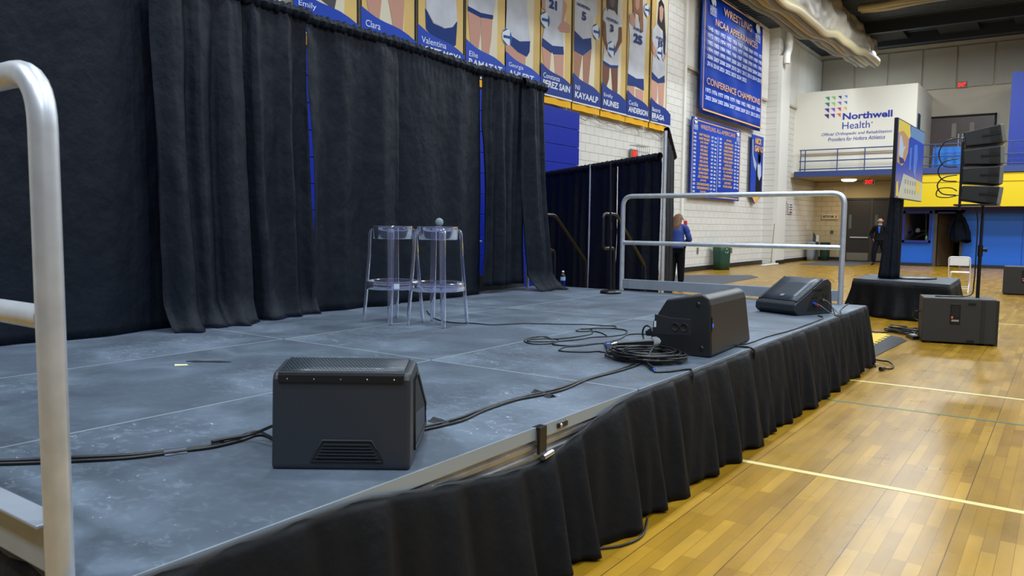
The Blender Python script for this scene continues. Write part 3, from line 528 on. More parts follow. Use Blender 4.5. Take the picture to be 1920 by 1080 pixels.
# tape and litter on the deck
tapes = [((1.52, 2.545), .075, .05, -.35, TAPE, 'grey tape square holding cables near the close rail'), ((3.13, 2.035), .15, .05, 1.2, TAPEB, 'black tape strip over cables in the middle of the stage front'), ((2.42, 2.075), .12, .06, 1.3, TAPEB, 'dark tape patch over cables right beside the nearest wedge'), ((2.66, 4.07), .2, .05, -.93, TAPEB, 'scrap of dark torn tape alone on the left stage floor')]
for (x, y), a, b, rz, mt, lb in tapes:
    mb = MB(); mb.prism([(-.14, .01, 0), (-.09, .035, 0), (-.03, .02, 0), (.05, .03, 0), (.13, -.005, 0), (.06, -.02, 0), (.0, -.008, 0), (-.07, -.02, 0)], (0, 0, .003), mt) if 'scrap' in lb else mb.grid(lambda u, v: Vector(((u-.5)*a, (v-.5)*b*(1+.1*sin(u*9)), .0015+.0125*math.exp(-((v-.5 if b < a else u-.5)*5)**2))), 12, 10, mt)
    o = tag(mb.build('floor_tape'), lb, 'tape'); o.location = (x, y, ZS+.001); o.rotation_euler = (0, 0, rz)

def cable(name, pts, r, label, z=ZS, mt=CABLE, cat='cable', k=5, zs=None, group=None):
    P = [(p[0], p[1], p[2] if len(p) > 2 else z+r) for p in pts]
    o = tag(MB().tube(smooth_path(P, k), r, mt, 7).build(name), label, cat, group); return o
mc = [(4.30, 2.16), (4.178, 2.073), (3.919, 2.043), (3.579, 2.055), (3.284, 2.038), (3.115, 2.055), (2.924, 2.077), (2.668, 2.067), (2.468, 2.052), (2.25, 2.08)]
cable('audio_cable', mc, .0065, 'upper of two black cables running along the stage front between wedges')
cable('audio_cable', [(x, y-.026-.012*sin(i*1.7)) for i, (x, y) in enumerate(mc)], .0065, 'lower of two black cables running along the stage front between wedges')
lc = [(2.03, 2.45), (1.977, 2.618-.04), (1.859, 2.53), (1.75, 2.52), (1.647, 2.507), (1.562, 2.541), (1.411, 2.623), (1.284, 2.737), (1.103, 2.906), (.9, 3.15)]
lc = [(1.80, 2.30)]+lc[2:]
cable('audio_cable', lc, .0065, 'upper black cable leading left from the nearest wedge, under the tape square')
cable('audio_cable', [(x-.012, y-.03-.015*sin(i*1.3)) for i, (x, y) in enumerate(lc)], .0065, 'lower black cable leading left from the nearest wedge, under the tape square')
cable('audio_cable', [(1.82, 2.28, .70), (1.80, 2.36, .68), (1.78, 2.45, .64), (1.70, 2.50, ZS+.02), (1.64, 2.505, ZS+.02)], .006, 'short black cable arching out of the back of the nearest wedge')
cable('audio_cable', [(5.3, 1.86), (5.39, 1.80), (5.83, 1.798), (6.239, 1.765), (6.665, 1.76), (7.224, 1.765), (7.42, 1.80), (7.5, 1.86)], .006, 'thin black cable along the stage edge between the two far wedges')
cable('audio_cable', [(7.72, 1.80, .70), (7.62, 1.74, .63), (7.60, 1.73, ZS+.006), (7.75, 1.71, ZS+.006), (8.1, 1.80), (8.5, 1.86), (8.9, 1.9)], .006, 'thin black cable from the far wedge round to the stage corner')
cable('audio_cable', [(5.18, 1.86), (5.20, 1.79, ZS+.006), (5.21, 1.735, ZS+.006), (5.215, 1.70, .60), (5.22, 1.695, .54)], .007, 'short black cable dropping over the stage edge behind the upturned wedge')
# tangle of thin microphone cable
th = [(6.418, 5.5), (5.796, 5.161), (5.294, 4.688), (5.041, 4.373), (4.961, 4.129), (5.033, 3.988), (5.05, 3.807), (5.161, 3.726), (5.207, 3.706), (5.312, 3.627), (5.437, 3.409), (5.557, 3.236), (5.598, 3.073), (5.631, 2.987), (5.565, 2.93), (5.492, 2.929), (5.395, 3.046), (5.313, 3.102), (5.212, 3.094), (5.166, 3.05), (5.213, 2.993), (5.293, 2.997), (5.351, 3.056), (5.289, 3.088)]
th[0] = (5.5, 4.9); th[1] = (5.4, 4.8)
cable('microphone_cable', th, .0045, 'thin black cable from the clear bar stools looping to mid stage')
cable('microphone_cable', [(5.089, 2.757), (5.181, 2.843), (5.236, 2.923), (5.222, 2.956), (5.13, 2.904), (5.01, 2.892), (4.826, 2.927), (4.688, 2.986), (4.75, 3.058), (4.735, 3.114), (4.647, 3.146), (4.508, 3.1), (4.42, 3.0), (4.441, 2.92), (4.519, 2.878), (4.641, 2.9), (4.71, 2.959), (4.69, 3.02), (4.582, 3.094), (4.492, 3.049), (4.601, 2.914), (4.789, 2.826), (4.956, 2.805), (5.088, 2.72), (5.235, 2.696), (5.371, 2.733), (5.474, 2.819), (5.487, 2.935)], .0045, 'thin black cable with the leftmost double loop on the stage')
cable('microphone_cable', [(5.358, 2.521-.1), (5.358, 2.521), (5.327, 2.623), (5.231, 2.662), (5.025, 2.609), (4.798, 2.602), (4.66, 2.636), (4.526, 2.67), (4.434, 2.718), (4.310, 2.685), (4.278, 2.651), (4.299, 2.577), (4.354, 2.497), (4.415, 2.462), (4.421, 2.396), (4.537, 2.354), (4.61, 2.22)], .005, 'thin black cable lying in a zigzag left of the cable pile')
cable('microphone_cable', [(4.95, 2.30), (4.926, 2.388), (4.824, 2.467), (4.757, 2.549), (4.718, 2.632), (4.604, 2.671), (4.503, 2.73), (4.477, 2.828), (4.523, 2.872)], .005, 'thin black cable running straight left from the upturned wedge')
o = tag(MB().grid(lambda u, v: Vector((4.80-.44*u+.03*(v-.5), 2.60-.28*u-.04*(v-.5), ZS+.002+.04*u*sin(u*pi)+.01*sin(v*pi))), 14, 3, TAPEB).build('cable_strap'), 'black strap curling up from the cables left of the cable pile', 'strap')
# the coiled cable pile
rnd = random.Random(11); coil = []
for i in range(15*26):
    a = i/26*2*pi; k = i//26; ra = .17+.028*sin(k*2.1); rb = .20+.03*cos(k*1.7); cx = 4.345+.03*sin(k*1.9); cy = 2.075+.04*cos(k*2.7)
    coil.append((cx+ra*cos(a)*1.0, cy+rb*sin(a), ZS+.007+.0045*k*.8+.008*(1+sin(a*1.0+k))*.5))
tag(MB().tube(coil, .006, CABLE, 6).build('coiled_cable'), 'messy coil of black cable piled by the upturned wedge, under the microphone', 'cable')
cable('microphone_cable', [(4.34, 2.02, .70), (4.28, 2.01, .69), (4.229, 2.004, .665), (4.16, 1.985, ZS+.015)], .006, 'short grey black cable tail ending in the steel plug near the stage edge')
t = thing('cable_connector', 'steel and black cable plug with blue ring lying by the stage edge', 'connector', (0, 0, 0))
pa, pb = Vector((4.16, 1.985, .624)), Vector((4.02, 1.875, .624)); mid = pa.lerp(pb, .5)
MB().tube([pa, pa.lerp(pb, .1), mid], [.008, .0115, .0115], CHROME, 12).build('steel_barrel', t); MB().tube([mid, pa.lerp(pb, .85), pb], [.0125, .0125, .008], BLACKP, 12).build('boot', t)
MB().tube([pb, pb+(pb-pa).normalized()*.022], .0075, mat('blue_ring_plastic', '#1462ff', .4), 10).build('ring', t)
cable('audio_cable', [(4.0, 1.862, .624), (3.985, 1.845), (4.05, 1.790), (4.131, 1.763), (4.18, 1.735), (4.16, 1.70, .606), (4.15, 1.695, .5), (4.15, 1.69, .42)], .006, 'thin black cable from the blue ringed plug down over the stage edge')
t = thing('handheld_microphone', 'black handheld microphone with round silver grille resting on the cable coil', 'microphone', (0, 0, 0))
a_, b_ = Vector((4.26, 2.24, .705)), Vector((4.44, 2.085, .712)); dv = (b_-a_).normalized()
MB().tube([a_, a_.lerp(b_, .2), a_.lerp(b_, .85), b_], [.011, .013, .019, .024], BLACKP, 16).build('body', t)
MB().tube([b_, b_+dv*.006, b_+dv*.02, b_+dv*.03, b_+dv*.045, b_+dv*.056], [.024, .029, .030, .028, .02, .006], mat('silver_mesh', '#b8bcc2', .35, .8, bump=(400, .8)), 16).build('grille', t)
MB().tube([a_-dv*.045, a_-dv*.02, a_], [.006, .0115, .0115], CHROME, 12).build('connector', t); MB().tube([a_-dv*.065, a_-dv*.045], .0065, MATS['blue_ring_plastic'], 8).build('blue_ring', t)
tag(MB().prism([(2.46, 4.10, ZS+.001), (2.52, 4.06, ZS+.001), (2.535, 4.10, ZS+.001), (2.49, 4.15, ZS+.001)], (0, 0, .002), mat('cream_paper', '#cfc6a4', .7)).build('paper_scrap'), 'tiny cream paper scrap beside the torn dark tape on the left stage floor', 'scrap')

# ---------------------------------------------------------------- stage monitors
def obj_add_bolts(parent, pts, r, nrm, mt=BLACKP):
    for p in pts:
        q = Vector((0, 0, 1)).rotation_difference(Vector(nrm)).to_matrix().to_4x4()
        MB().lathe([(0, .004), (r*.5, .004), (r*.6, .003), (r, .003), (r, 0)], mt, p, 14, M=q).build('rubber_foot', parent)
# wedge profile in local (d = depth from rear to nose, z): rear at d=0
prof = [(0, 0), (0, .02), (.022, .30), (.034, .322), (.17, .342), (.20, .332), (.465, .145), (.475, .12), (.475, .05), (.39, 0)]
W1 = .475
t = thing('wedge_monitor', 'dark wedge monitor nearest the camera, smooth back with slotted vent, grille on top', 'speaker', (1.879, 1.741, ZS), 0, 'wedge monitors on the stage')
ex = Vector((1.606-1.879, 2.128-1.741, 0)).normalized(); ez = Vector((0, 0, 1)); ed = Vector((ex.y, -ex.x, 0)); ed = ed if ed.x > 0 else -ed
t.matrix_world = Matrix(((ex.x, ed.x, 0, 1.879), (ex.y, ed.y, 0, 1.741), (0, 0, 1, ZS), (0, 0, 0, 1)))
def wp(w_, d, z): return (w_, d, z)
cabm = MB(); cabm.prism([wp(0.006, d, z) for d, z in prof], (W1-.012, 0, 0), CAB); cab = cabm.build('cabinet', t, bevel=.012, seg=3)
gm = MB()     # grille: wraps the slope; raised by 3 mm
gp = [(.03, .3235), (.165, .3445), (.205, .332), (.455, .154)]
def gf(u, v):
    i = min(int(v*3), 2); q = v*3-i; d = gp[i][0]*(1-q)+gp[i+1][0]*q; z = gp[i][1]*(1-q)+gp[i+1][1]*q; return Vector((.03+(W1-.06)*u, d, z+.003))
def perf(nt, N, L, b):
    tc = N.new('ShaderNodeTexCoord'); sp = N.new('ShaderNodeSeparateXYZ'); L.new(tc.outputs['Object'], sp.inputs[0])
    def M(op, a, b_=None):
        q = N.new('ShaderNodeMath'); q.operation = op
        for i, x in enumerate((a, b_)):
            if x is None: continue
            if isinstance(x, (int, float)): q.inputs[i].default_value = x
            else: L.new(x, q.inputs[i])
        return q.outputs[0]
    v = M('MULTIPLY', sp.outputs[1], 95.); u = M('ADD', M('MULTIPLY', sp.outputs[0], 82.), M('MULTIPLY', M('MODULO', M('FLOOR', v), 2.), .5))
    a = M('SUBTRACT', M('FRACT', u), .5); c = M('SUBTRACT', M('FRACT', v), .5); d = M('SQRT', M('ADD', M('MULTIPLY', a, a), M('MULTIPLY', c, c)))
    cr = ramp(N, [(.36, (.004, .005, .007, 1)), (.44, lin('#4a5664'))]); L.new(d, cr.inputs[0]); L.new(cr.outputs[0], b.inputs['Base Color'])
    b.inputs['Metallic'].default_value = .3; b.inputs['Roughness'].default_value = .4
PERF = node_mat('perforated_grille', perf)
gm.grid(gf, 4, 9, PERF); gm.build('grille', t, solid=.004)
lip_ = MB().prism([wp(.028, a, b) for a, b in ((.0135, .292), (.0165, .315), (.022, .326), (.036, .329), (.04, .32), (.03, .30))], (W1-.056, 0, 0), BLACKP).build('grille_lip', t, bevel=.002)
for i in range(5):
    MB().lathe([(0, .002), (.0025, .002), (.0025, 0)], CHROME, (.06+i*(W1-.12)/4, .0145, .303), 8, M=Matrix.Rotation(pi/2, 4, 'X')).build('screw', lip_)
# vent on the rear face (rear plane leans: d = .035*(z-.02)/.295)
rd = lambda z: .022*(z-.02)/.28
va = MB(); cxm = W1*.455
for (w0, w1_2, z0, z1) in ((.105, .085, .032, .05),): pass
va.poly([(cxm+.115, rd(.035)-.002, .035), (cxm-.115, rd(.035)-.002, .035), (cxm-.078, rd(.095)-.002, .095), (cxm+.078, rd(.095)-.002, .095)], DARK)
for i in range(5):
    z = .044+i*.0105; hw = .108-(z-.035)*.6; va.box(cxm-hw, cxm+hw, rd(z)-.008, rd(z)-.003, z-.0025, z+.0025, CAB)
vent_ = va.build('vent', t)
vr = MB(); c4 = [(cxm+.12, .03), (cxm-.12, .03), (cxm-.082, .099), (cxm+.082, .099)]
vr.tube([(a, rd(b)-.003, b) for a, b in c4], .0035, CAB, 8, closed=True); vr.build('vent_rim', vent_)
# recessed side panel with handle (side facing w=0, i.e. right in view)
sp = MB(); sp.poly([(.0045, .10, .05), (.0045, .10, .28), (.0045, .18, .29), (.0045, .41, .13), (.0045, .41, .06)], DARK); sp.build('side_recess', t)
MB().prism([(.002, .11, .055), (.002, .11, .165), (.002, .38, .13), (.002, .39, .065)], (.006, 0, 0), CAB).build('handle_pocket', t, bevel=.003)
sr = MB(); sr.tube([(.003, .10, .045), (.003, .10, .285), (.003, .19, .295), (.003, .42, .135), (.003, .42, .055)], .005, CAB, 6, closed=True); sr.build('side_rim', t)

# upturned wedge (feet and pole sockets face the camera)
t = thing('wedge_monitor', 'black wedge monitor turned on its side showing two round sockets, by the cable coil', 'speaker', (4.65, 1.80, ZS), 0, 'wedge monitors on the stage')
pf = [(-.02, .02), (-.005, .33), (.01, .375), (.05, .395), (.29, .35), (.385, .20), (.385, .05), (.32, 0), (.06, -.0), (.0, 0)]  # (y from 1.8, z)
n_ = len(pf); sx = .90
far = [(y*.90+.0, z*.985) for y, z in pf]
def pt(i, q): y, z = pf[i]; return Vector((q*(.74+.0*(1-z/.4)+.10*(1-z/.39)), y*(1-.05*q)+.035*q, z+(.0 if z > .1 else 0)))
mbb = MB(); vs = [pt(i, 0) for i in range(n_)]+[pt(i, 1) for i in range(n_)]
mbb.add(vs, [tuple(range(n_))[::-1], tuple(range(n_, 2*n_))]+[(i, (i+1) % n_, n_+(i+1) % n_, n_+i) for i in range(n_)], mat('black_cabinet', '#17191c', .42, bump=(400, .05)))
mbb.build('cabinet', t, bevel=.012, seg=3)
for yy in (.165, .225):
    MB().lathe([(.0, .000), (.022, .000), (.023, .003), (.027, .003), (.028, -.003)], DARK, (-.004, yy, .178), 20, M=Matrix.Rotation(-pi/2, 4, 'Y')).build('pole_socket', t)
obj_add_bolts(t, [(-.001, .075, .33), (-.001, .045, .055)], .016, (-1, 0, 0))
MB().prism([(-.002, .12, .13), (-.002, .26, .12), (-.002, .37, .12), (-.002, .37, .25), (-.002, .26, .235), (-.002, .12, .235)], (.004, 0, 0), mat('black_cabinet_panel', '#1b1e22', .5)).build('socket_plate', t, bevel=.002)
MB().box(-.004, .004, .358, .372, .165, .205, mat('white_slot', '#c9d4da', .4)).build('handle_slot', t)
MB().box(.012, .028, -.016, -.010, .165, .255, BLACKP).build('badge', t); MB().box(.014, .026, -.018, -.015, .195, .215, mat('blue_led', '#1f4dff', .4, emis=1.5)).build('blue_light', t)
t = thing('power_connector', 'round black plug with red collar at the back of the upturned wedge', 'connector', (0, 0, 0))
MB().tube([(4.84, 2.19, .73), (4.84, 2.25, .72)], .018, mat('red_collar', '#b3283c', .5), 12).build('red_collar', t); MB().tube([(4.84, 2.25, .72), (4.83, 2.27, .715), (4.82, 2.31, .70)], [.03, .03, .016], BLACKP, 14).build('plug_body', t)
lp = [(4.82+.045*cos(a)*.6, 2.30+.05*cos(a), .70+.055*sin(a)) for a in [i*2*pi/20 for i in range(20)]]
tag(MB().tube(lp, .006, CABLE, 6, closed=True).build('cable_loop'), 'small loop of black cable hanging at the plug of the upturned wedge', 'cable')

# far wedge facing the stage
t = thing('wedge_monitor', 'black wedge monitor at the far stage corner, grille sloping up, plugs in its side', 'speaker', (0, 0, 0), 0, 'wedge monitors on the stage')
o_ = Vector((7.395, 2.02, ZS)); ex = Vector((7.56-7.395, 2.40-2.02, 0)).normalized(); ed = Vector((.83, -.56, 0)).normalized(); ed = Vector((ex.y, -ex.x, 0)); ed = -ed if ed.x < 0 else ed
t.matrix_world = Matrix(((ex.x, ed.x, 0, o_.x), (ex.y, ed.y, 0, o_.y), (0, 0, 1, o_.z), (0, 0, 0, 1)))
W3 = .47; pf3 = [(0, .012), (-.035, .045), (-.03, .10), (.0, .125), (.36, .325), (.42, .335), (.475, .30), (.505, 0.01), (.49, 0), (.03, 0)]
MB().prism([(0, d, z) for d, z in pf3], (W3, 0, 0), CAB).build('cabinet', t, bevel=.01, seg=3)
MB().grid(lambda u, v: Vector((.03+(W3-.06)*u, .01+.34*v, .137+.19*v)), 4, 4, PERF).build('grille', t, solid=.004)
for u in (.008, W3-.03): MB().prism([(u, .0, .128), (u, .36, .33), (u, .36, .338), (u, .0, .138)], (.022, 0, 0), CAB).build('grille_cheek', t, bevel=.003)
MB().prism([(W3*.5-.02, .055, .168), (W3*.5-.02, .085, .185), (W3*.5-.02, .083, .189), (W3*.5-.02, .053, .172)], (.04, 0, 0), mat('badge_silver', '#8a9098', .4, .5)).build('badge', t)
MB().poly([(-.003, .14, .04), (-.003, .44, .04), (-.003, .44, .26), (-.003, .38, .275), (-.003, .20, .17)], DARK).build('connector_recess', t)
MB().box(-.008, -.002, .2, .34, .232, .242, BLACKP).build('handle_slot', t)
for d, z, c in ((.22, .11, '#1a4fd0'), (.25, .1, '#c8283a')): MB().tube([(-.004, d, z), (-.04, d-.01, z-.004)], .011, mat('plug_'+c[1:], c, .4), 10).build('plug', t)
MB().tube([(-.004, .33, .14), (-.03, .33, .14)], .012, CHROME, 10).build('plug', t)
for d, z in ((.22, .16), (.26, .165), (.38, .13), (.40, .17), (.36, .18)): MB().tube([(-.002, d, z), (-.007, d, z)], .01, BLACKP, 10).build('socket', t)
cable('signal_cable', [tuple(t.matrix_world @ Vector(p)) for p in ((-.04, .25, .1), (-.08, .27, .07), (-.12, .33, .02), (-.12, .42, .006), (-.05, .55, .006))], .004, 'thin grey cable hanging from the red plug of the far wedge', mt=mat('grey_cable', '#5c6066', .5))
cable('signal_cable', [tuple(t.matrix_world @ Vector(p)) for p in ((-.03, .33, .14), (-.06, .36, .12), (-.1, .43, .03), (-.13, .48, .006), (-.06, .6, .006))], .004, 'thin grey cable hanging from the silver plug of the far wedge', mt=MATS['grey_cable'])

# ---------------------------------------------------------------- clear bar stools
def make_stool(label, loc, rz):
    t = thing('clear_bar_stool', label, 'bar stool', loc, rz, 'clear plastic bar stools'); H = .80
    MB().lathe([(0, H-.006), (.150, H-.006), (.163, H-.004), (.166, H), (.1655, H-.004), (.1645, H-.105), (.157, H-.107), (.156, H-.10), (.157, H-.014), (.148, H-.014), (0, H-.014)], CLEAR, n=48).build('seat', t)
    MB().lathe([(.212, .345), (.216, .35), (.220, .345), (.223, .285), (.219, .282), (.215, .285), (.212, .345)], CLEAR, n=48).build('foot_ring', t)
    for k in range(4):
        a = k*pi/2; e = Vector((cos(a), sin(a), 0)); sd = Vector((-sin(a), cos(a), 0)); mb = MB()
        st = [(.166, H-.02, .008, .024), (.182, H-.035, .012, .028), (.190, H-.06, .014, .029), (.198, H-.25, .015, .027), (.215, .36, .016, .026), (.228, .20, .015, .023), (.243, .03, .013, .018), (.246, .012, .012, .016), (.246, .0, .009, .012)]
        vs = []
        for (r, z, hr, hw) in st:
            c = e*r+Vector((0, 0, z))
            for i in range(12):
                q = 2*pi*i/12; vs.append(c+e*(hr*cos(q))+sd*(hw*sin(q)))
        fs = [(i*12+j, i*12+(j+1) % 12, (i+1)*12+(j+1) % 12, (i+1)*12+j) for i in range(len(st)-1) for j in range(12)]
        mb.add(vs, fs, CLEAR, True); mb.add(vs[:12], [tuple(range(12))], CLEAR); mb.add(vs[-12:], [tuple(range(12))[::-1]], CLEAR)
        mb.build('leg', t)
    return t
make_stool('clear bar stool on the right with a microphone ball on its seat', (4.80, 4.16, ZS), radians(-38.5))
s2 = make_stool('clear bar stool on the left with a small sticker on its foot ring', (4.705, 4.565, ZS), radians(38))
s_ = MB().box(-.022, .022, -.002, .002, -.02, .02, mat('pale_sticker', '#b9c8d8', .4)).build('sticker', s2); s_.location = (-.224*.98, .0, .315)
s_.location = (.222*cos(radians(193)), .222*sin(radians(193)), .315); s_.rotation_euler = (0, 0, radians(193+90))
t = thing('resting_microphone', 'grey ball headed microphone lying across the right clear stool seat', 'microphone', (0, 0, 0))
ct = Vector((4.76, 4.11, 1.445)); MB().lathe([(.0, -.034), (.017, -.03), (.029, -.017), (.034, 0), (.029, .017), (.017, .029), (0, .034)], mat('grey_mic_mesh', '#7f939b', .5, .3, bump=(300, .6)), ct, 18).build('grille', t)
MB().tube([ct+Vector((.02, .018, -.004)), ct+Vector((.12, .1, -.012))], [.024, .014], BLACKP, 12).build('handle', t)

# ---------------------------------------------------------------- water bottle, microphone stand
t = thing('water_bottle', 'small clear water bottle with blue label standing by the drape end', 'bottle', (8.67, 5.36, ZS))
PET = mat('clear_bottle_plastic', '#e8f0ff', .05, trans=1., ior=1.2)
bb_ = MB().lathe([(0, .004), (.030, .004), (.033, .02), (.031, .06), (.033, .10), (.033, .15), (.022, .185), (.013, .2), (.013, .208)], PET, n=20).build('bottle_body', t)
MB().lathe([(.0335, .10), (.0338, .102), (.0338, .145), (.0335, .147)], mat('blue_bottle_label', '#7f9cc8', .4), n=20).build('label_wrap', bb_)
MB().lathe([(0, .226), (.015, .226), (.015, .206), (0, .206)], WHITE, n=16).build('cap', t)
t = thing('microphone_stand', 'black straight microphone stand on a round base, without a microphone', 'microphone stand', (8.38, 4.50, ZS))
MB().lathe([(0, .045), (.06, .045), (.105, .04), (.125, .028), (.13, .012), (.125, 0), (0, 0)], BLACKP, n=32).build('round_base', t)
MB().tube([(0, 0, .04), (.02, .03, .80)], .0135, BLACKP, 10).build('lower_tube', t); MB().tube([(.02, .03, .80), (.04, .06, 1.59)], .009, BLACKP, 10).build('upper_tube', t); MB().tube([(.018, .028, .76), (.021, .032, .86)], .019, BLACKP, 12).build('clutch', t)

# ================================================================== DRAPES
def drape(label, p0, p1, zt, z0, folds, amp, seed, bunch=0., header=True, flare=.35, name='stage_curtain', puddle=0., ztop1=None, group='black drapes on the pipe frame', eL=0.):
    p0 = Vector((p0[0], p0[1], 0)); p1 = Vector((p1[0], p1[1], 0)); Ln = (p1-p0).length; d = (p1-p0)/Ln; nrm = Vector((d.y, -d.x, 0)); rnd = random.Random(seed)
    ph = [rnd.uniform(0, 6.28) for _ in range(8)]; fr = [folds*rnd.uniform(.75, 1.25) for _ in range(4)]
    zt1 = ztop1 if ztop1 else zt
    def off(s, h):          # h: 0 top, 1 bottom
        w_ = s/Ln
        warp = s+.05*sin(s*5+ph[5])+.04*h*sin(s*3+ph[4])
        a = sin(2*pi*warp*fr[0]+ph[0]+.5*sin(h*2+ph[6])); b = sin(2*pi*warp*fr[1]*1.9+ph[1]+h); c = sin(2*pi*warp*fr[2]*.45+ph[2])
        ridge = 1-2*abs(((warp*fr[3]*.8+ph[3]) % 1)-.5)
        A = amp*(.35+.65*min(1, h*1.6+.15))
        x = A*(.55*a+.22*b*(1-.4*h)+.5*c+.5*(ridge-.5))
        x += amp*(.35*noise.noise(Vector((s*4, h*3, seed)))+.12*noise.noise(Vector((s*13, h*14, seed))))
        return x
    mb = MB(); NU = max(24, int(Ln*64)); NV = 40
    def f(u, v):
        s = u*Ln; h = 1-v; top = zt+(zt1-zt)*u; g = .02 if h < .035 else 0
        o = off(s, h)+flare*amp*h*h
        gather = .006*sin(s*90+ph[1])*max(0, 1-h*9)
        z = z0+(top-z0)*v
        if h < .03: z += .008*sin(s*60+ph[2]); o *= .5
        if puddle and h > .93: o += puddle*(h-.93)/.07*(1+.4*sin(s*14+ph[3])); z = z0+(top-z0)*.07*(max(0, (1-h)/.07))**1.6+.004
        edge = .015*sin(h*5+ph[4])*(1 if u in (0, 1) else 0)
        edge += eL*sin(pi*min(1, max(0, (h-.25)/.72)))*(1-u)**4
        P = p0+d*(s+edge)+nrm*(o+gather)
        return Vector((P.x, P.y, z))
    mb.grid(f, NU, NV, CLOTH)
    t = thing(name, label, 'drape', (0, 0, 0), 0, group); mb.build('cloth', t, solid=.004)
    if header:
        hb = MB()
        def hf(u, v):
            s = u*Ln; top = zt+(zt1-zt)*u; a = v*2*pi
            r = .040+.006*sin(s*62+2*sin(a)+ph[0])+.006*sin(s*97+ph[1])+.004*noise.noise(Vector((s*30, a, seed)))
            P = p0+d*s+nrm*(.0+r*cos(a)); return Vector((P.x, P.y, top-.02+r*sin(a)*1.25))
        hb.grid(hf, NU*2, 10, CLOTH); hb.build('rod_pocket', t)
    return t
Yc = 5.58
drape('wide flat black drape at far left behind the close rail', (.7, Yc), (3.36, Yc+.02), 3.30, ZS+.004, 1.3, .045, 1, flare=.6)
drape('black drape with loose folds, second from the left', (3.19, Yc-.09), (3.97, Yc-.04), 3.27, ZS+.004, 3.2, .075, 2, puddle=.10, flare=1.6)
drape('bunched black drape just left of the narrow blue gap behind the stools', (3.90, Yc-.02), (4.67, Yc-.02), 3.27, ZS+.004, 4.2, .085, 3, puddle=.06, flare=.7)
drape('smooth black drape directly behind the clear bar stools', (4.65, Yc+.01), (5.82, Yc), 3.25, ZS+.004, 1.9, .055, 4, flare=.9, eL=.07)
drape('smooth black drape right of the stools, left of the bright blue gap', (5.74, Yc+.01), (7.215, Yc+.01), 3.26, ZS+.004, 1.2, .035, 5, ztop1=3.2, flare=.4)
drape('gathered black drape between the bright blue gap and the drape end', (7.205, Yc), (8.05, Yc), 3.21, .70, 4.5, .06, 6, eL=.06)
drape('last gathered black drape whose hem puddles at the stage end', (7.96, Yc-.05), (8.48, Yc-.03), 3.19, ZS+.004, 6.0, .07, 7, puddle=.16, flare=2.2)
tag(MB().box(7.0, 8.6, 5.93, 5.97, .2, .80, mat('dark_grey_plank', '#2f3238', .7, var=(5, .2))).build('back_plank', bevel=.004), 'dark grey board seen under the short gathered drape at the back edge', 'board')
ph_ = thing('pipe_frame', 'grey pipe frame carrying the tall black drapes behind the stage', 'pipe frame', (0, 0, 0))
for x in (2.0, 3.8, 5.3, 6.9, 8.4): MB().tube([(x, Yc+.16, 0), (x, Yc+.16, 3.22)], .022, ALU, 12).build('upright', ph_); MB().box(x-.2, x+.2, Yc, Yc+.45, 0, .008, ALUD).build('base_plate', ph_)
MB().tube([(.7, Yc+.09, 3.225), (8.45, Yc+.09, 3.15)], .012, ALU, 12).build('crossbar', ph_); 
MB().tube([(3.6, Yc+.3, 1.20), (7.6, Yc+.3, 1.22)], .012, ALU, 8).build('low_crossbar', ph_)
PR = Vector((10.742, 4.96)); PL = Vector((13.62, 8.96))
def ps(s): q = PR.lerp(PL, s); return (q.x, q.y)
drape('lower black drape beyond the stage, left of the gap with the pale pole', ps(1.0), ps(.302), 2.48, .02, 3.0, .06, 12, group='lower black drapes beyond the stage')
drape('lower black drape beyond the stage, right of the gap and beside the tall pole', ps(.297), ps(0.01), 2.48, .02, 3.4, .06, 13, group='lower black drapes beyond the stage')
drape('tall narrow black drape seen nearly edge on behind the far guard rail', (10.82, 4.93), (15.09, 6.688), 2.86, .02, 2.2, .04, 14, name='stage_curtain', group='lower black drapes beyond the stage')
def upright(label, xy, z, mt=ALU, r=.024):
    t = thing('drape_upright', label, 'pole', (xy[0], xy[1], 0), 0, 'drape uprights beyond the stage')
    MB().tube([(0, 0, 0), (0, 0, z*.55)], r, mt, 14).build('lower_tube', t); MB().tube([(0, 0, z*.55), (0, 0, z)], r*.85, mt, 14).build('upper_tube', t); MB().box(-.25, .25, -.25, .25, 0, .008, ALUD).build('base_plate', t)
q = ps(.52); upright('pale metal drape pole beyond the stage, left of the microphone stand', (q[0]-.10, q[1]-.10+.03), 2.5, r=.02)
upright('tall grey metal drape pole rising behind the left end of the far guard rail', (10.72, 4.90), 2.82, r=.03)
# stair unit with two handrails
t = thing('stage_stairs', 'black stair unit with two looped handrails at the far back stage corner', 'stairs', (8.95, 4.9, 0))
for i in range(3): MB().box(.02+i*.27, .30+i*.27, .02, .82, .40-i*.2+.0, .44-i*.2, BLACKP).build('tread', t, bevel=.004)
for yy in (.0, .8): MB().prism([(0, yy, .44), (0, yy, .02), (.86, yy, .0), (.86, yy, .06)], (0, .03, 0), BLACKP).build('stringer', t)
def hrail(pts, par, nm='handrail'): MB().tube(fillet(pts, .07, 6), .021, BLACKP, 12).build(nm, par)
k = 1.055; yb = 5.75-4.9; tr = lambda x, z: ((x*k)-8.95, yb, 1.43+(z-1.43)*k)
hrail([tr(8.60, .60), tr(8.60, 1.10), tr(8.285, 1.13), tr(8.275, 1.56), tr(8.60, 1.56), tr(9.41, .95), tr(9.43, .25)], t)
k = 1.043; yb = 4.86-4.9; 
hrail([tr(8.75, .60), tr(8.745, 1.15), tr(8.45, 1.15), tr(8.45, 1.575), tr(8.78, 1.575), tr(9.628, .90), tr(9.64, .25)], t)

# ================================================================== FAR ITEMS
def local(t, *a): pass
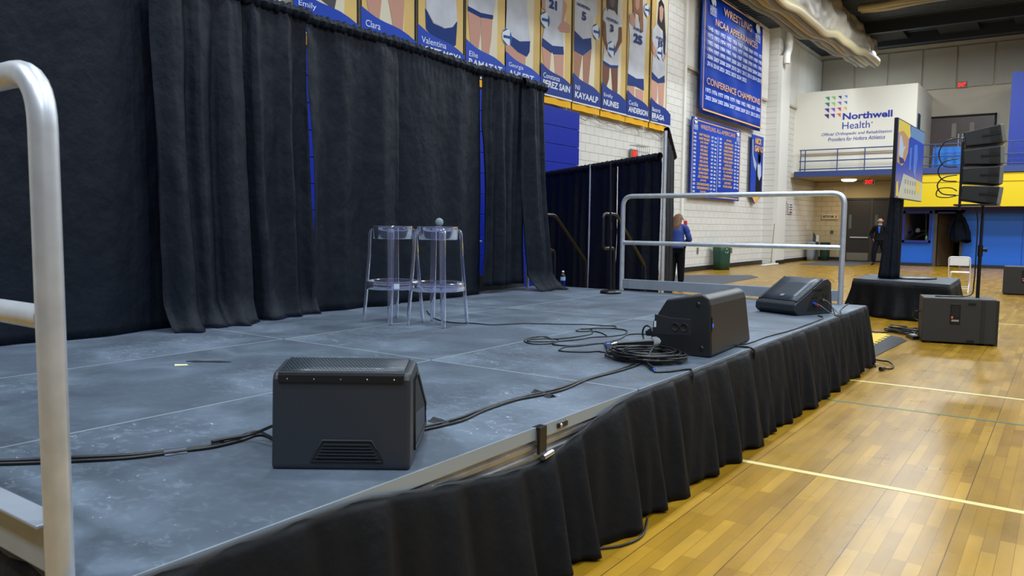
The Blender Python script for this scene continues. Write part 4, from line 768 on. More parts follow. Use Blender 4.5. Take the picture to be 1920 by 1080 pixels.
# --- riser with skirt, screen, cloth
RP = [Vector((13.19, 1.44, 0)), Vector((13.80, 2.89, 0)), Vector((15.25, 2.92, 0)), Vector((15.15, 1.48, 0))]; RP[0] = Vector((13.25, 1.42, 0))
t = thing('small_riser', 'small black skirted riser on the gym floor carrying the big screen', 'riser', (0, 0, 0))
MB().prism([p+Vector((0, 0, .55)) for p in RP], (0, 0, .05), mat('charcoal_riser_top', '#3a424c', .6, var=(4, .15))).build('deck', t, bevel=.006)
fc = MB(); cen = sum(RP, Vector())/4; loop = []
for i in range(4):
    a, b = RP[i], RP[(i+1) % 4]; nn = int((b-a).length*26)
    for j in range(nn): loop.append((a.lerp(b, j/nn)))
NL = len(loop); vs = []
for j in range(10):
    h = 1-j/9
    for i, p in enumerate(loop):
        o = (p-cen).normalized(); s = i/26.; vs.append(p+o*(.01+h**1.2*(.10+.07*sin(s*9+sin(s*3))+.035*sin(s*23+2)))+Vector((0, 0, .01+.545*(1-h))))
fs = [(j*NL+i, j*NL+(i+1) % NL, (j+1)*NL+(i+1) % NL, (j+1)*NL+i) for j in range(9) for i in range(NL)]
fc.add(vs, fs, SKIRT, True); fc.build('skirt', t, solid=.004)
t = thing('display_screen', 'large flat screen on a stand showing a yellow and blue picture, seen edge on', 'screen', (0, 0, 0))
ta, tb_ = Vector((13.40, 2.262, 0)), Vector((15.72, 2.205, 0)); td = (tb_-ta).normalized(); tn = Vector((td.y, -td.x, 0))
def tp(u, v, o=0): q = ta+(tb_-ta)*u+tn*o; return Vector((q.x, q.y, 1.905+1.235*v))
MB().prism([tp(0, 0), tp(0, 1), tp(0, 1, -.05), tp(0, 0, -.05)], (tb_-ta), BLACKP).build('bezel', t, bevel=.005)
sg = MB()
def em(n, c, e=.55): return mat(n, c, .25, emis=e*.7)
def sp_(L, mt, o): sg.poly([tp(a, b, o) for a, b in L], mt)
sp_([(.01, .01), (.985, .01), (.985, .985), (.01, .985)], em('screen_blue', '#14389c'), .002)
sp_([(.03, .985), (.42, .985), (.45, .84), (.40, .80), (.2, .87), (.03, .82)], em('screen_yellow', '#c9b520'), .004)
sp_([(.45, .985), (.985, .985), (.985, .82), (.45, .84)], em('screen_grey_blue', '#5d7fa0'), .004)
sp_([(.03, .82), (.2, .87), (.40, .80), (.38, .62), (.30, .50), (.2, .42), (.03, .45)], em('screen_orange', '#ad8548'), .0045)
sp_([(.08, .80), (.15, .78), (.22, .66), (.3, .70), (.22, .60), (.2, .5), (.08, .55)], em('screen_pale', '#9fb6c4'), .006)
sp_([(.08, .52), (.22, .52), (.28, .47), (.12, .44)], em('screen_navy', '#1c2560'), .007)
sp_([(.6, .75), (.72, .78), (.75, .6), (.68, .3), (.6, .4)], em('screen_mid_blue', '#3f6cb8'), .005); sp_([(.45, .7), (.52, .7), (.5, .4), (.44, .4)], MATS['screen_mid_blue'], .005)
sp_([(.10, .01), (.25, .33), (.55, .31), (.985, .27), (.985, .01)], em('screen_building', '#8f9aa6'), .006)
sp_([(.72, .27), (.9, .26), (.88, .1), (.75, .12)], em('screen_straw', '#b09a50'), .008); sp_([(.03, .02), (.12, .03), (.08, .22), (.03, .2)], MATS['screen_straw'], .008)
for k in range(5):
    a = .32+.09*k; sp_([(a, .08), (a+.035, .08), (a+.035, .14), (a, .14)], em('screen_slate', '#5a6a80'), .008); sp_([(a, .2), (a+.035, .2), (a+.035, .26), (a, .26)], MATS['screen_slate'], .008)
sg.build('screen_picture', t)
MB().tube([(14.55, 2.35, .60), (14.55, 2.34, 2.3)], .04, BLACKP, 12).build('pole', t); MB().box(14.3, 14.8, 2.27, 2.36, 2.2, 2.7, BLACKP).build('bracket', t)
MB().lathe([(0, .03), (.36, .03), (.38, .02), (.38, 0), (0, 0)], BLACKP, (14.45, 2.12, .60), 40).build('base', t)
mb = MB()
def clf(u, v):
    a = u*2*pi; h = 1-v; r = .06+.085*h**1.6; c = Vector((14.1, 2.36+.05*h, 0)); k = 1+.16*sin(a*5+h*2)+.08*sin(a*11)
    return Vector((c.x+r*cos(a)*k*.8, c.y+r*sin(a)*k, .606+1.66*v))
mb.grid(clf, 60, 20, CLOTH)
tag(mb.build('stand_drape', solid=.004), 'black cloth wrapped round the pole left of the big screen', 'cloth')

# --- subwoofers
def sub(label, loc, rz, W=.80, D=.50, H=.57, mat_=None):
    t = thing('subwoofer', label, 'speaker', loc, rz, 'subwoofers on the gym floor')      # local: face toward -x, width along -y
    bm = mat('charcoal_textured_cabinet', '#262523', .6, bump=(200, .08))
    MB().box(0, D, -W, 0, .02, H, bm).build('cabinet', t, bevel=.012, seg=3)
    MB().box(.02, D-.02, -W-.03, -W+.02, .0, H-.01, mat('side_grille', '#1f1e1d', .5)).build('grille', t, bevel=.006)
    hp = MB().box(-.004, .004, -W*.52, -W*.38, H*.43, H*.88, BLACKP).build('handle_plate', t, bevel=.003)
    MB().box(-.006, -.003, -W*.50, -W*.40, H*.6, H*.84, DARK).build('handle_recess', hp)
    MB().box(-.008, -.004, -W*.50, -W*.40, H*.50, H*.54, mat('grip_grey', '#8a8a88', .4)).build('grip', hp)
    MB().box(-.008, -.004, -W*.42, -W*.395, H*.565, H*.61, mat('orange_badge', '#e8501c', .4)).build('badge', hp)
    text('JBL', 'badge_lettering', WHITE, hp, (-.0085, -W*.398, H*.575), (0, -1, 0), .014, .012, bold=.02)
    for zz in (.05,): MB().box(-.006, .002, -W+.12, -W+.16, .03, H-.02, mat('matte_black_strip', '#181818', .6)).build('edge_strip', t)
    for zz in (H-.06, .05): MB().box(-.01, .0, -W*.72, -W*.62, zz-.01, zz+.01, BLACKP).build('latch', t)
    for cx, cy in ((.06, -.08), (D-.06, -.08), (.06, -W+.08), (D-.06, -W+.08)): MB().box(cx-.03, cx+.03, cy-.03, cy+.03, 0, .022, RUB).build('foot', t)
    return t
rz = atan2(.18, .79)   # front edge direction tilt
sub('charcoal subwoofer on the floor carrying the pole and speaker stack', (10.94, 1.455, 0), rz)
sub('charcoal subwoofer far back at the right picture edge', (20.24, 1.15, 0), 0, W=.9, D=.6, H=.62)
t = thing('speaker_pole', 'black telescopic speaker pole standing on the subwoofer', 'pole', (11.36, .905, .57))
MB().tube([(0, 0, 0), (0, 0, .62)], .022, BLACKP, 14).build('lower_tube', t); MB().tube([(0, 0, .62), (.01, 0, 1.145)], .017, BLACKP, 14).build('upper_tube', t); MB().tube([(0, 0, .52), (0, 0, .66)], .03, BLACKP, 14).build('collar', t)
MB().tube([(0, -.03, .60), (0, -.075, .60)], [.018, .026], BLACKP, 14).build('knob', t)
# line array: four cabinets
ang = [9, 3, -1, -6]; zc = [2.555, 2.315, 2.085, 1.855]; nl_ = ['topmost speaker of the four box stack on the pole', 'second speaker from the top of the four box stack', 'third speaker from the top of the four box stack', 'lowest speaker of the four box stack, just above the pole']
for i in range(4):
    t = thing('line_array_speaker', 'black '+nl_[i], 'speaker', (11.40, .945, zc[i]), 0, 'stacked line array speakers'); t.rotation_euler = (radians(-ang[i]), 0, radians(8))
    h0, h1 = .085, .11
    MB().prism([(-.30, .215, -h0), (-.30, .215, h0), (-.30, -.17, h1), (-.30, -.17, -h1)], (.6, 0, 0), BLACK).build('cabinet', t, bevel=.01)
    MB().box(-.29, .29, -.215, -.168, -.105, .105, mat('grey_grille_cloth', '#6a6a68', .6)).build('grille', t, bevel=.008)
    MB().box(-.308, -.298, -.165, .03, -.012, .012, BLACKP).build('side_rail', t)
    for zz in (-.055, .055): MB().box(-.306, -.298, -.15, -.06, zz-.03, zz+.03, DARK).build('side_port', t)
    MB().box(-.1, .0, .21, .225, -.06, .04, mat('rear_plate', '#5a5c60', .4, .4)).build('rear_plate', t); MB().tube([(-.2, .21, .03), (-.2, .24, .03)], .012, mat('plug_blue_silver', '#8fa6d8', .3, .5), 8).build('plug', t)
t = thing('array_bracket', 'black steel bracket between pole top and the speaker stack', 'bracket', (0, 0, 0))
MB().box(11.1, 11.75, .74, 1.2, 1.715, 1.735, BLACKP).box(11.12, 11.14, 1.12, 1.15, 1.66, 2.5, BLACKP).build('plate', t, bevel=.003)
for i, (z1, z2) in enumerate(((2.55, 2.2), (2.3, 2.02), (2.1, 1.85))):
    cable('array_cable', [(11.2, 1.19, z1), (11.2, 1.33, z1-.03), (11.2, 1.40, (z1+z2)/2), (11.2, 1.34, z2+.02), (11.2, 1.19, z2)], .008, ['upper', 'middle', 'lower'][i]+' black cable loop at the back of the speaker stack', group='cable loops on the speaker stack')
cable('array_cable', [(11.2, 1.16, 1.85), (11.2, 1.28, 1.82), (11.2, 1.40, 1.84), (11.2, 1.38, 1.93), (11.2, 1.25, 1.94), (11.2, 1.18, 1.90)], .007, 'small black cable loop beside the lowest stacked speaker', group='cable loops on the speaker stack')
cable('array_cable', [(11.3, 1.0, 1.70), (11.33, .95, 1.55), (11.32, .945, 1.1), (11.33, .95, .75), (11.30, .98, .6), (11.2, 1.2, .578), (11.15, 1.35, .578)], .008, 'black cable running down the speaker pole onto the subwoofer')
# --- floor cables and mats
tg = []
rnd = random.Random(5)
for i in range(46): a = i*1.05; tg.append((11.75+.28*cos(a)*(.5+.5*rnd.random())+.15*sin(i), 1.78+.26*sin(a)*(.5+.5*rnd.random()), .012+.07*rnd.random()))
cable('tangled_cable', tg, .008, 'tangled heap of black cables on the floor left of the subwoofer', k=6)
cable('floor_cable', [(11.6, 2.25, .01), (11.55, 2.05, .01), (11.75, 1.9, .01), (11.6, 1.75, .01), (11.5, 1.6, .01)], .01, 'black cable from the stage end to the cable heap')
cable('floor_cable', [(11.45, 1.62, .01), (11.35, 1.52, .15), (11.25, 1.50, .22), (11.3, 1.60, .27), (11.2, 1.58, .36), (11.25, 1.47, .37)], .008, 'black cable curling up the left side of the subwoofer')
t = thing('power_strip', 'black and white power strip on the floor against the subwoofer', 'power strip', (11.25, 1.6, 0), .5)
MB().box(-.12, .12, -.04, .04, 0, .045, BLACKP).build('case', t, bevel=.004); MB().box(-.08, .03, -.03, .03, .045, .06, mat('pale_strip', '#c9ccd4', .4)).build('socket_face', t)
t = thing('extension_lead', 'black power lead with plug on the floor at the stage skirt corner', 'cable', (0, 0, 0))
MB().tube(smooth_path([(9.25, 1.75, .012), (9.121, 1.675, .012), (9.0, 1.56, .02), (8.93, 1.49, .03), (8.82, 1.425, .02), (8.68, 1.40, .012), (8.58, 1.42, .012), (8.52, 1.45, .02)]), .009, CABLE, 8).build('lead', t); MB().tube([(8.52, 1.45, .022), (8.45, 1.475, .022)], [.016, .022], RUB, 10).build('plug', t)
MB().tube(smooth_path([(9.1, 1.7, .012), (8.8, 1.6, .012), (8.65, 1.56, .012), (8.7, 1.66, .012)]), .008, CABLE, 8).build('loop', t)
cable('floor_cable', [(2.95, 1.62, .008), (3.05, 1.55, .008), (3.2, 1.53, .008), (3.4, 1.6, .008)], .006, 'thin black cable peeking from under the front stage skirt')
t = thing('logo_mat', 'yellow floor mat with black toothed rubber border beside the stage end', 'mat', (0, 0, 0))
MB().prism([(8.9, 1.72, 0), (10.95, 1.62, 0), (11.2, 1.72, 0), (11.75, 2.35, 0), (11.75, 4.3, 0), (8.95, 4.3, 0)], (0, 0, .008), RUB).build('rubber_border', t)
mb = MB(); mb.box(9.0, 11.4, 1.92, 4.1, .008, .011, mat('mat_yellow', '#d8b32a', .6))
for i in range(12): mb.box(9.0+i*.2, 9.1+i*.2, 1.87, 1.92, .008, .011, MATS['mat_yellow'])
for i in range(10): mb.box(11.4, 11.46, 1.95+i*.2, 2.05+i*.2, .008, .011, MATS['mat_yellow'])
mb.build('yellow_centre', t)
GM = mat('dark_grey_mat', '#4a4c52', .8, bump=(60, .3))
tag(MB().prism([(18.4, 7.0, 0), (22.1, 7.15, 0), (22.8, 7.6, 0), (21.5, 9.2, 0), (17.5, 9.2, 0)], (0, 0, .012), GM).build('floor_mat'), 'dark grey floor mat by the block wall near the green bin', 'mat')
tag(MB().prism([(31.0, 6.6, 0), (36.0, 6.4, 0), (36.0, 8.5, 0), (31.0, 8.45, 0)], (0, 0, .012), GM).build('floor_mat'), 'grey entrance mat in front of the exit doors', 'mat')
# --- folding chair
t = thing('folding_chair', 'white folding chair standing behind the small riser', 'chair', (20.3, 2.0, 0), radians(0)); WC = mat('white_chair_plastic', '#e2e4e6', .4)
# local: back toward camera (-x), seat toward +x; width along y
fr = fillet([(.10, .21, 0), (-.12, .215, .80), (-.12, -.215, .80), (.10, -.21, 0)], .07); MB().tube(fr, .012, WC, 10).build('back_frame', t)
MB().box(-.125, -.10, -.195, .195, .60, .79, WC).build('backrest', t, bevel=.03); MB().box(-.03, .36, -.19, .19, .43, .455, WC).build('seat', t, bevel=.012)
for yy in (-.19, .19): MB().tube([(.30, yy, .43), (-.14, yy*1.05, 0)], .011, WC, 8).build('leg', t)
MB().tube([(.075, -.21, .12), (.075, .21, .12)], .008, WC, 8).build('crossbar', t); MB().tube([(-.08, -.19, .09), (-.08, .19, .09)], .008, WC, 8).build('crossbar', t)
# --- balcony railing
t = thing('balcony_railing', 'navy steel railing along the balcony edge in front of the sponsor wall', 'railing', (32.58, 0, 3.62))
for z in (.89, .45, .13): MB().tube([(0, -15, z), (0, 9.05, z)], .022, NAVYS, 8).build('rail', t)
for y in (9.0, 8.82, 7.6, 6.6, 5.4, 4.2, 3.0, 1.8, .6, -.6, -1.8): MB().tube([(0, y, 0), (0, y, .89)], .02, NAVYS, 8).build('post', t)
tag(MB().box(33.2, 36.4, -3, 1.98, 3.62, 6.98, mat('deep_blue_partition', '#15308a', .6)).build('balcony_partition'), 'tall plain blue partition on the balcony at the right edge', 'partition')
tb2 = MB(); tb2.grid(lambda u, v: Vector((33.0+.04*sin(u*20)*(1-v), 4.32-.9*u+.06*(1-v)*(.5-u), 3.64+.80*v)), 30, 6, mat('blue_table_cloth', '#1660b0', .6)); tb2.box(33.0, 33.9, 3.44, 4.3, 4.42, 4.44, MATS['blue_table_cloth'])
tag(tb2.build('draped_table'), 'blue cloth covered table on the balcony behind the railing', 'table')
# --- exit signs
EX = mat('exit_red', '#ff2418', .4, emis=2.2); EXB = mat('exit_housing', '#8a7f6c', .5)
def exit_sign(label, loc, rz, s=1.0, cage=False, hang=0):
    t = thing('exit_sign', label, 'exit sign', loc, rz, 'red exit signs')      # local: face -y, text along +x
    hs_ = MB().box(-.20*s, .20*s, 0, .06, -.12*s, .12*s, EXB).build('housing', t, bevel=.006)
    MB().box(-.16*s, .16*s, -.004, 0, -.09*s, .09*s, mat('exit_face_dark', '#3a0c0a', .4)).build('face', hs_)
    text('EXIT', 'exit_lettering', EX, hs_, (-.14*s, -.006, -.075*s), U, .28*s, .15*s, bold=.03)
    if hang: MB().tube([(0, .03, .1), (0, .03, hang)], .012, EXB, 8).build('hanger', t)
    if cage:
        mb = MB(); 
        for k in range(7): mb.tube([(-.36+.12*k, 0.0, -.3), (-.36+.12*k, -.25, -.3), (-.36+.12*k, -.25, .2), (-.36+.12*k, 0, .2)], .006, mat('cage_wire', '#77736a', .5), 5)
        for z in (-.3, -.13, .04, .2): mb.tube([(-.36, -.25, z), (.36, -.25, z)], .006, MATS['cage_wire'], 5)
        mb.build('wire_cage', t)
exit_sign('red exit sign high on the end wall above the wooden balcony doors', (36.42, 3.86, 7.2), -pi/2)
exit_sign('red exit sign under the balcony above the dark exit doors', (33.0, 6.48, 3.22), -pi/2, 1.0, hang=.22)
exit_sign('red exit sign in a wire cage on the block wall above the lower drape', (19.2, 9.66, 3.36), 0, 1.0, True)
tag(MB().lathe([(0, 0), (.30, 0), (.28, -.05), (.2, -.08), (0, -.09)], mat('lit_ceiling_lens', '#fff2d8', .4, emis=3.), (34.7, 7.6, 3.43), 24).build('ceiling_light'), 'round lit ceiling light under the balcony', 'ceiling light')
area((34.7, 7.6, 3.3), .5, .5, 35, (1, .86, .62))
# --- signs, alarm, bins, mop
def wall_sign(label, x0, x1, z0, z1, y, nm, rows, col, bar=None):
    t = thing(nm, label, 'sign', (0, 0, 0)); MB().box(x0, x1, y, y+.02, z0, z1, mat('sign_white', '#d4d0cc', .5)).build('plate', t, bevel=.004)
    mb = MB(); n = rows
    for i in range(n):
        zz = z1-(i+.8)*(z1-z0)/(n+.6); wd = (x1-x0)*(.75 if i % 2 else .6); c = (x0+x1)/2; mb.box(c-wd/2, c+wd/2, y-.003, y, zz-.025, zz+.02, mat('ink_'+col, '#'+col, .6))
    if bar: mb.box(x0+.1, x1-.1, y-.004, y, z0+.03, z0+.09, mat('ink_'+bar, '#'+bar, .6))
    mb.build('printed_rows', t)
wall_sign('white notice with rows of mauve text on the block wall beyond the column', 31.55, 32.05, 1.97, 2.52, 9.3, 'notice_sign', 6, '8a5a6e')
wall_sign('smaller white notice with navy rows and a red stripe, right of the mauve one', 32.25, 32.8, 1.97, 2.42, 9.3, 'notice_sign', 4, '33406e', 'a03040')
t = thing('restrooms_sign', 'cream restrooms sign on the tan wall left of the exit doors', 'sign', (0, 0, 0)); MB().box(36.14, 36.18, 8.3, 8.98, 1.8, 2.03, mat('sign_cream', '#cdbf9a', .5)).build('plate', t, bevel=.004)
text('RESTROOMS', 'sign_lettering', mat('sign_ink', '#2a2a34', .6), t, (36.136, 8.93, 1.86), (0, -1, 0), .46, .11, bold=.03); MB().prism([(36.136, 8.42, 1.86), (36.136, 8.36, 1.86), (36.136, 8.34, 1.98), (36.136, 8.38, 1.98)], (.002, 0, 0), mat('sign_red', '#b02a28', .5)).build('arrow_mark', t)
tag(MB().box(36.16, 36.2, 8.47, 8.6, 1.17, 1.31, mat('switch_plate', '#57524a', .5)).build('switch_plate', bevel=.004), 'small grey plate on the tan wall below the restrooms sign', 'switch plate')
tag(MB().box(35.2, 35.4, 9.32, 9.35, 1.35, 1.6, WHITE).build('thermostat', bevel=.005), 'small white box on the block wall near the tan corner', 'wall box')
t = thing('fire_alarm', 'small red fire alarm pull on the block wall beside the person in blue', 'fire alarm', (22.78, 9.7, 1.52)); MB().box(-.11, .11, 0, .05, -.13, .13, mat('alarm_back', '#c9b8a8', .5)).build('back_plate', t, bevel=.004); MB().box(-.07, .07, -.05, 0, -.1, .08, mat('alarm_red', '#b3202a', .4)).build('pull_body', t, bevel=.006)
tag(MB().box(27.0, 27.12, 9.73, 9.75, .5, .68, mat('outlet_steel', '#6a6860', .4)).build('wall_outlet', bevel=.002), 'small steel outlet low on the block wall right of the green bin', 'outlet')
tag(MB().box(23.9, 24.02, 9.73, 9.75, .55, .75, MATS['outlet_steel']).build('wall_outlet', bevel=.002), 'small steel outlet low on the block wall left of the green bin', 'outlet')
def bin_(label, loc, w0, w1, h, col, lid=None, rz=0):
    t = thing('waste_bin', label, 'bin', loc, rz); m_ = mat('bin_'+col, '#'+col, .5)
    def f(u, v): a = u*2*pi; k = w0+(w1-w0)*v; ca, sa = cos(a), sin(a); e = .35; return Vector((k*math.copysign(abs(ca)**e, ca), k*.62*math.copysign(abs(sa)**e, sa), h*v))
    mb = MB(); mb.grid(f, 40, 3, m_); mb.add([f(i/40, 0) for i in range(40)], [tuple(range(40))], m_); mb.build('tub', t, solid=.008)
    rim = [Vector(f(i/40, 1)) for i in range(40)]; MB().tube(rim, .014, m_, 6, closed=True).build('rim', t)
    if lid: MB().prism([Vector((x*1.02, y*1.02, h)) for x, y, z in rim], (0, 0, .07), mat('bin_'+lid, '#'+lid, .5)).build('lid', t, bevel=.01)
    return t
t = bin_('green recycling bin against the block wall', (25.15, 9.38, 0), .27, .31, .86, '123f31', rz=radians(-12))
mb = MB()
for k in range(3):
    a = k*2*pi/3+pi/2; c = Vector((-.03, -.199, .62)); P = [c+Vector((.075*cos(a+q), 0, .075*sin(a+q))) for q in (-.6, -.2, .2, .6)]; P = [Vector((p.x, -.205, p.z)) for p in P]; mb.tube(P, .012, mat('recycle_white', '#a8c8b8', .5), 5)
mb.build('recycle_mark', t)
bin_('light grey bin, leftmost of the bins near the tan corner', (34.9, 9.05, 0), .20, .25, .75, '8b939c', '9aa4ae')
bin_('dark green bin right of the sanitiser post near the tan corner', (35.6, 8.65, 0), .24, .27, .72, '18382c', '12291f')
t = thing('sanitiser_stand', 'grey upright board stand with a white dispenser between the bins', 'dispenser stand', (35.0, 8.9, 0)); MB().box(-.02, .02, -.12, .12, 0, .98, mat('stand_grey', '#3c4048', .5)).build('board', t, bevel=.004)
MB().prism([(-.02, -.08, .98), (-.02, .12, .98), (-.02, .12, 1.22)], (.04, 0, 0), MATS['stand_grey']).build('top_panel', t); MB().box(-.08, -.02, -.14, -.02, .82, 1.1, WHITE).build('dispenser', t, bevel=.01)
t = thing('dust_mop', 'wide white dust mop leaning with its pole against the column', 'mop', (29.7, 9.15, 0)); MB().tube([(0, 0, .06), (.25, .0, 1.55)], .014, mat('mop_pole', '#7a6a4c', .5), 8).build('handle', t)
MB().box(-1.0, .75, -.07, .07, .0, .05, mat('mop_white', '#d8d8d4', .9, bump=(40, .8))).build('mop_head', t, bevel=.02); MB().tube([(-.25, 0, .06), (0, 0, .22), (.2, 0, .06)], .012, CHROME, 6).build('yoke', t)
t = thing('downpipe', 'white downpipe with an elbow at the top of the wall column', 'pipe', (0, 0, 0)); MB().tube(fillet([(30.9, 9.12, 8.94), (30.9, 9.12, 8.2), (30.5, 9.08, 7.9), (30.5, 9.08, 7.6)], .15), .13, WHITE, 14).build('elbow', t); MB().tube([(30.9, 9.12, 8.5), (30.9, 9.12, 8.42)], .155, WHITE, 14).build('collar', t)
# --- coat, training equipment seen through window
mb = MB()
def cf(u, v):
    a = u*2*pi; h = 1-v; r = (.06+.24*min(1, h*1.5)**.8); k = 1+.15*sin(a*4+h)
    return Vector((33.1+.12*sin(a)*k*(.4+h), 3.40-.12*h+r*cos(a)*k, 2.06-1.10*h+.06*sin(a*2)*h))
mb.grid(cf, 40, 14, mat('navy_coat_cloth', '#0a0e16', .85, spec=.06, bump=(12, .4)))
t = thing('hanging_coat', 'dark navy coat hanging at the training room doorway', 'coat', (0, 0, 0)); mb.build('coat_body', t, solid=.01)
MB().tube([(33.05, 3.52, 1.85), (33.02, 3.66, 1.5), (33.05, 3.68, 1.15)], [.07, .075, .055], MATS['navy_coat_cloth'], 10).build('sleeve', t); MB().tube([(33.05, 3.25, 1.85), (33.02, 3.10, 1.5), (33.05, 3.06, 1.1)], [.07, .075, .055], MATS['navy_coat_cloth'], 10).build('sleeve', t)
STL = mat('gym_steel', '#7a7c80', .35, .7)
t = thing('weight_machine', 'steel exercise machine with round plates behind the window', 'exercise machine', (34.2, 0, 0))
MB().tube([(0, 4.55, .2), (0, 4.6, 2.1)], .025, STL, 8).tube([(0, 4.6, 1.25), (0, 5.05, 1.0)], .02, STL, 8).tube([(0, 5.1, 1.3), (0, 4.5, 1.35)], .015, STL, 8).tube([(0, 4.55, 1.3), (0, 4.4, 1.0)], .015, STL, 8).build('frame', t)
for y, z, r, mt in ((4.86, 1.36, .085, mat('pale_plate', '#c8c8c4', .4)), (5.12, 1.25, .08, BLACKP)): MB().lathe([(0, .03), (r*.3, .03), (r*.35, .02), (r, .02), (r, 0), (0, 0)], mt, (-.05, y, z), 20, M=Matrix.Rotation(-pi/2, 4, 'Y')).build('weight_plate', t)
t = thing('spray_bottle', 'small green and white bottle on the sill behind the window', 'bottle', (33.5, 4.46, .98)); MB().lathe([(0, 0), (.05, 0), (.05, .12), (.02, .16), (.02, .2), (0, .2)], mat('pale_green_plastic', '#a8d8b0', .4), n=14).build('bottle_body', t); MB().box(-.02, .05, -.015, .015, .2, .25, mat('trigger_green', '#1f8a50', .4)).build('trigger', t)
# --- folded gym divider curtains under the ceiling
CR = mat('cream_vinyl', '#a39a8a', .5, var=(1.1, .2), bump=(3, .8)); CR2 = mat('grey_vinyl_fold', '#75777a', .5); CR3 = mat('tan_vinyl_fold', '#ad9f7c', .5)
t = thing('divider_curtain', 'cream gym divider curtain hoisted in a sagging bundle, running towards the end wall', 'divider curtain', (0, 0, 0))
def sagz(x): return 7.12+.06*max(0, (x-24))*.9+.10*sin(x*.75)**2+.015*sin(x*2.9)
def rf(u, v):
    x = 14+19.7*u; zb_ = sagz(x); z = zb_+.25+(8.94-zb_-.25)*v; y = 6.55-.12*sin(v*pi)+.05*sin(x*1.7+v*3)+.05*sin(x*4.3+v*7)*v+.03*noise.noise(Vector((x*2,v*4,1)))*4
    xx = x-(.55*max(0, .35-v) if u > .97 else 0)
    return Vector((xx, y+.15*v, z))
MB().grid(rf, 170, 18, CR).build('hanging_sheet', t, solid=.01)
for k in range(7):
    mtk = [CR3, CR2, CR, CR3, CR2, CR3, CR2][k]
    def lf(u, v, k=k):
        x = 14+(19.4+.2*(k % 3))*u; a = (v-.5)*pi*1.2; zb_ = sagz(x)+.008*k+.012*sin(x*2.2+k)
        return Vector((x, 6.45+.13*k+.09*sin(a)+0.01*sin(x*3+k), zb_+.26-.24*cos(a)*(.8+.2*sin(k*2.1))))
    MB().grid(lf, 120, 6, mtk).build('bottom_fold', t, solid=.008)
MB().grid(lambda u, v: Vector((14+19.2*u, 7.4+.2*v+.05*sin(u*60+v*4), sagz(14+19.2*u)+.25+1.5*v)), 100, 8, CR).build('hanging_sheet', t, solid=.01)
t = thing('divider_curtain', 'cream and grey folded divider curtain crossing near the top right', 'divider curtain', (0, 0, 0))
for k in range(6):
    mtk = [CR3, CR, CR2, CR3, CR, CR2][k]
    MB().grid(lambda u, v, k=k: Vector((27.9+.10*k+.09*sin((v-.5)*3.6), 6.05-12*u, 8.5+.02*k-.08*sin(u*26)*.4+.05*sin(u*11+k)+.14-.14*cos((v-.5)*3.6))), 90, 6, mtk).build('bottom_fold', t, solid=.008)
MB().grid(lambda u, v: Vector((27.88+.04*sin(u*40)+.1*v, 6.0-12*u, 8.55+.4*v)), 90, 4, CR).build('hanging_sheet', t, solid=.01)

# ================================================================== PEOPLE
def skin_mesh(name, V, E, mt, parent=None, root=0, sub=2):
    me = bpy.data.meshes.new(name); me.from_pydata([v[:3] for v in V], E, []); o = bpy.data.objects.new(name, me); COL.objects.link(o)
    if parent: o.parent = parent
    md = o.modifiers.new('skin', 'SKIN'); md.use_smooth_shade = True
    sv = me.skin_vertices[0].data if me.skin_vertices else None
    if sv is None:
        import bmesh
        bm = bmesh.new(); bm.from_mesh(me); lay = bm.verts.layers.skin.verify(); bm.to_mesh(me); bm.free(); sv = me.skin_vertices[0].data
    for i, v in enumerate(V):
        r = v[3]; sv[i].radius = (r, v[4] if len(v) > 4 else r); sv[i].use_root = (i == root)
    s = o.modifiers.new('sub', 'SUBSURF'); s.levels = sub; s.render_levels = sub
    me.materials.append(mt); return o
SK = mat('skin', '#b98672', .55); JB = mat('black_jacket_cloth', '#0f1115', .8, spec=.1, bump=(20, .4)); TR = mat('dark_trousers', '#0f1116', .85, spec=.1); BT = mat('blue_shirt', '#1d50b0', .7)
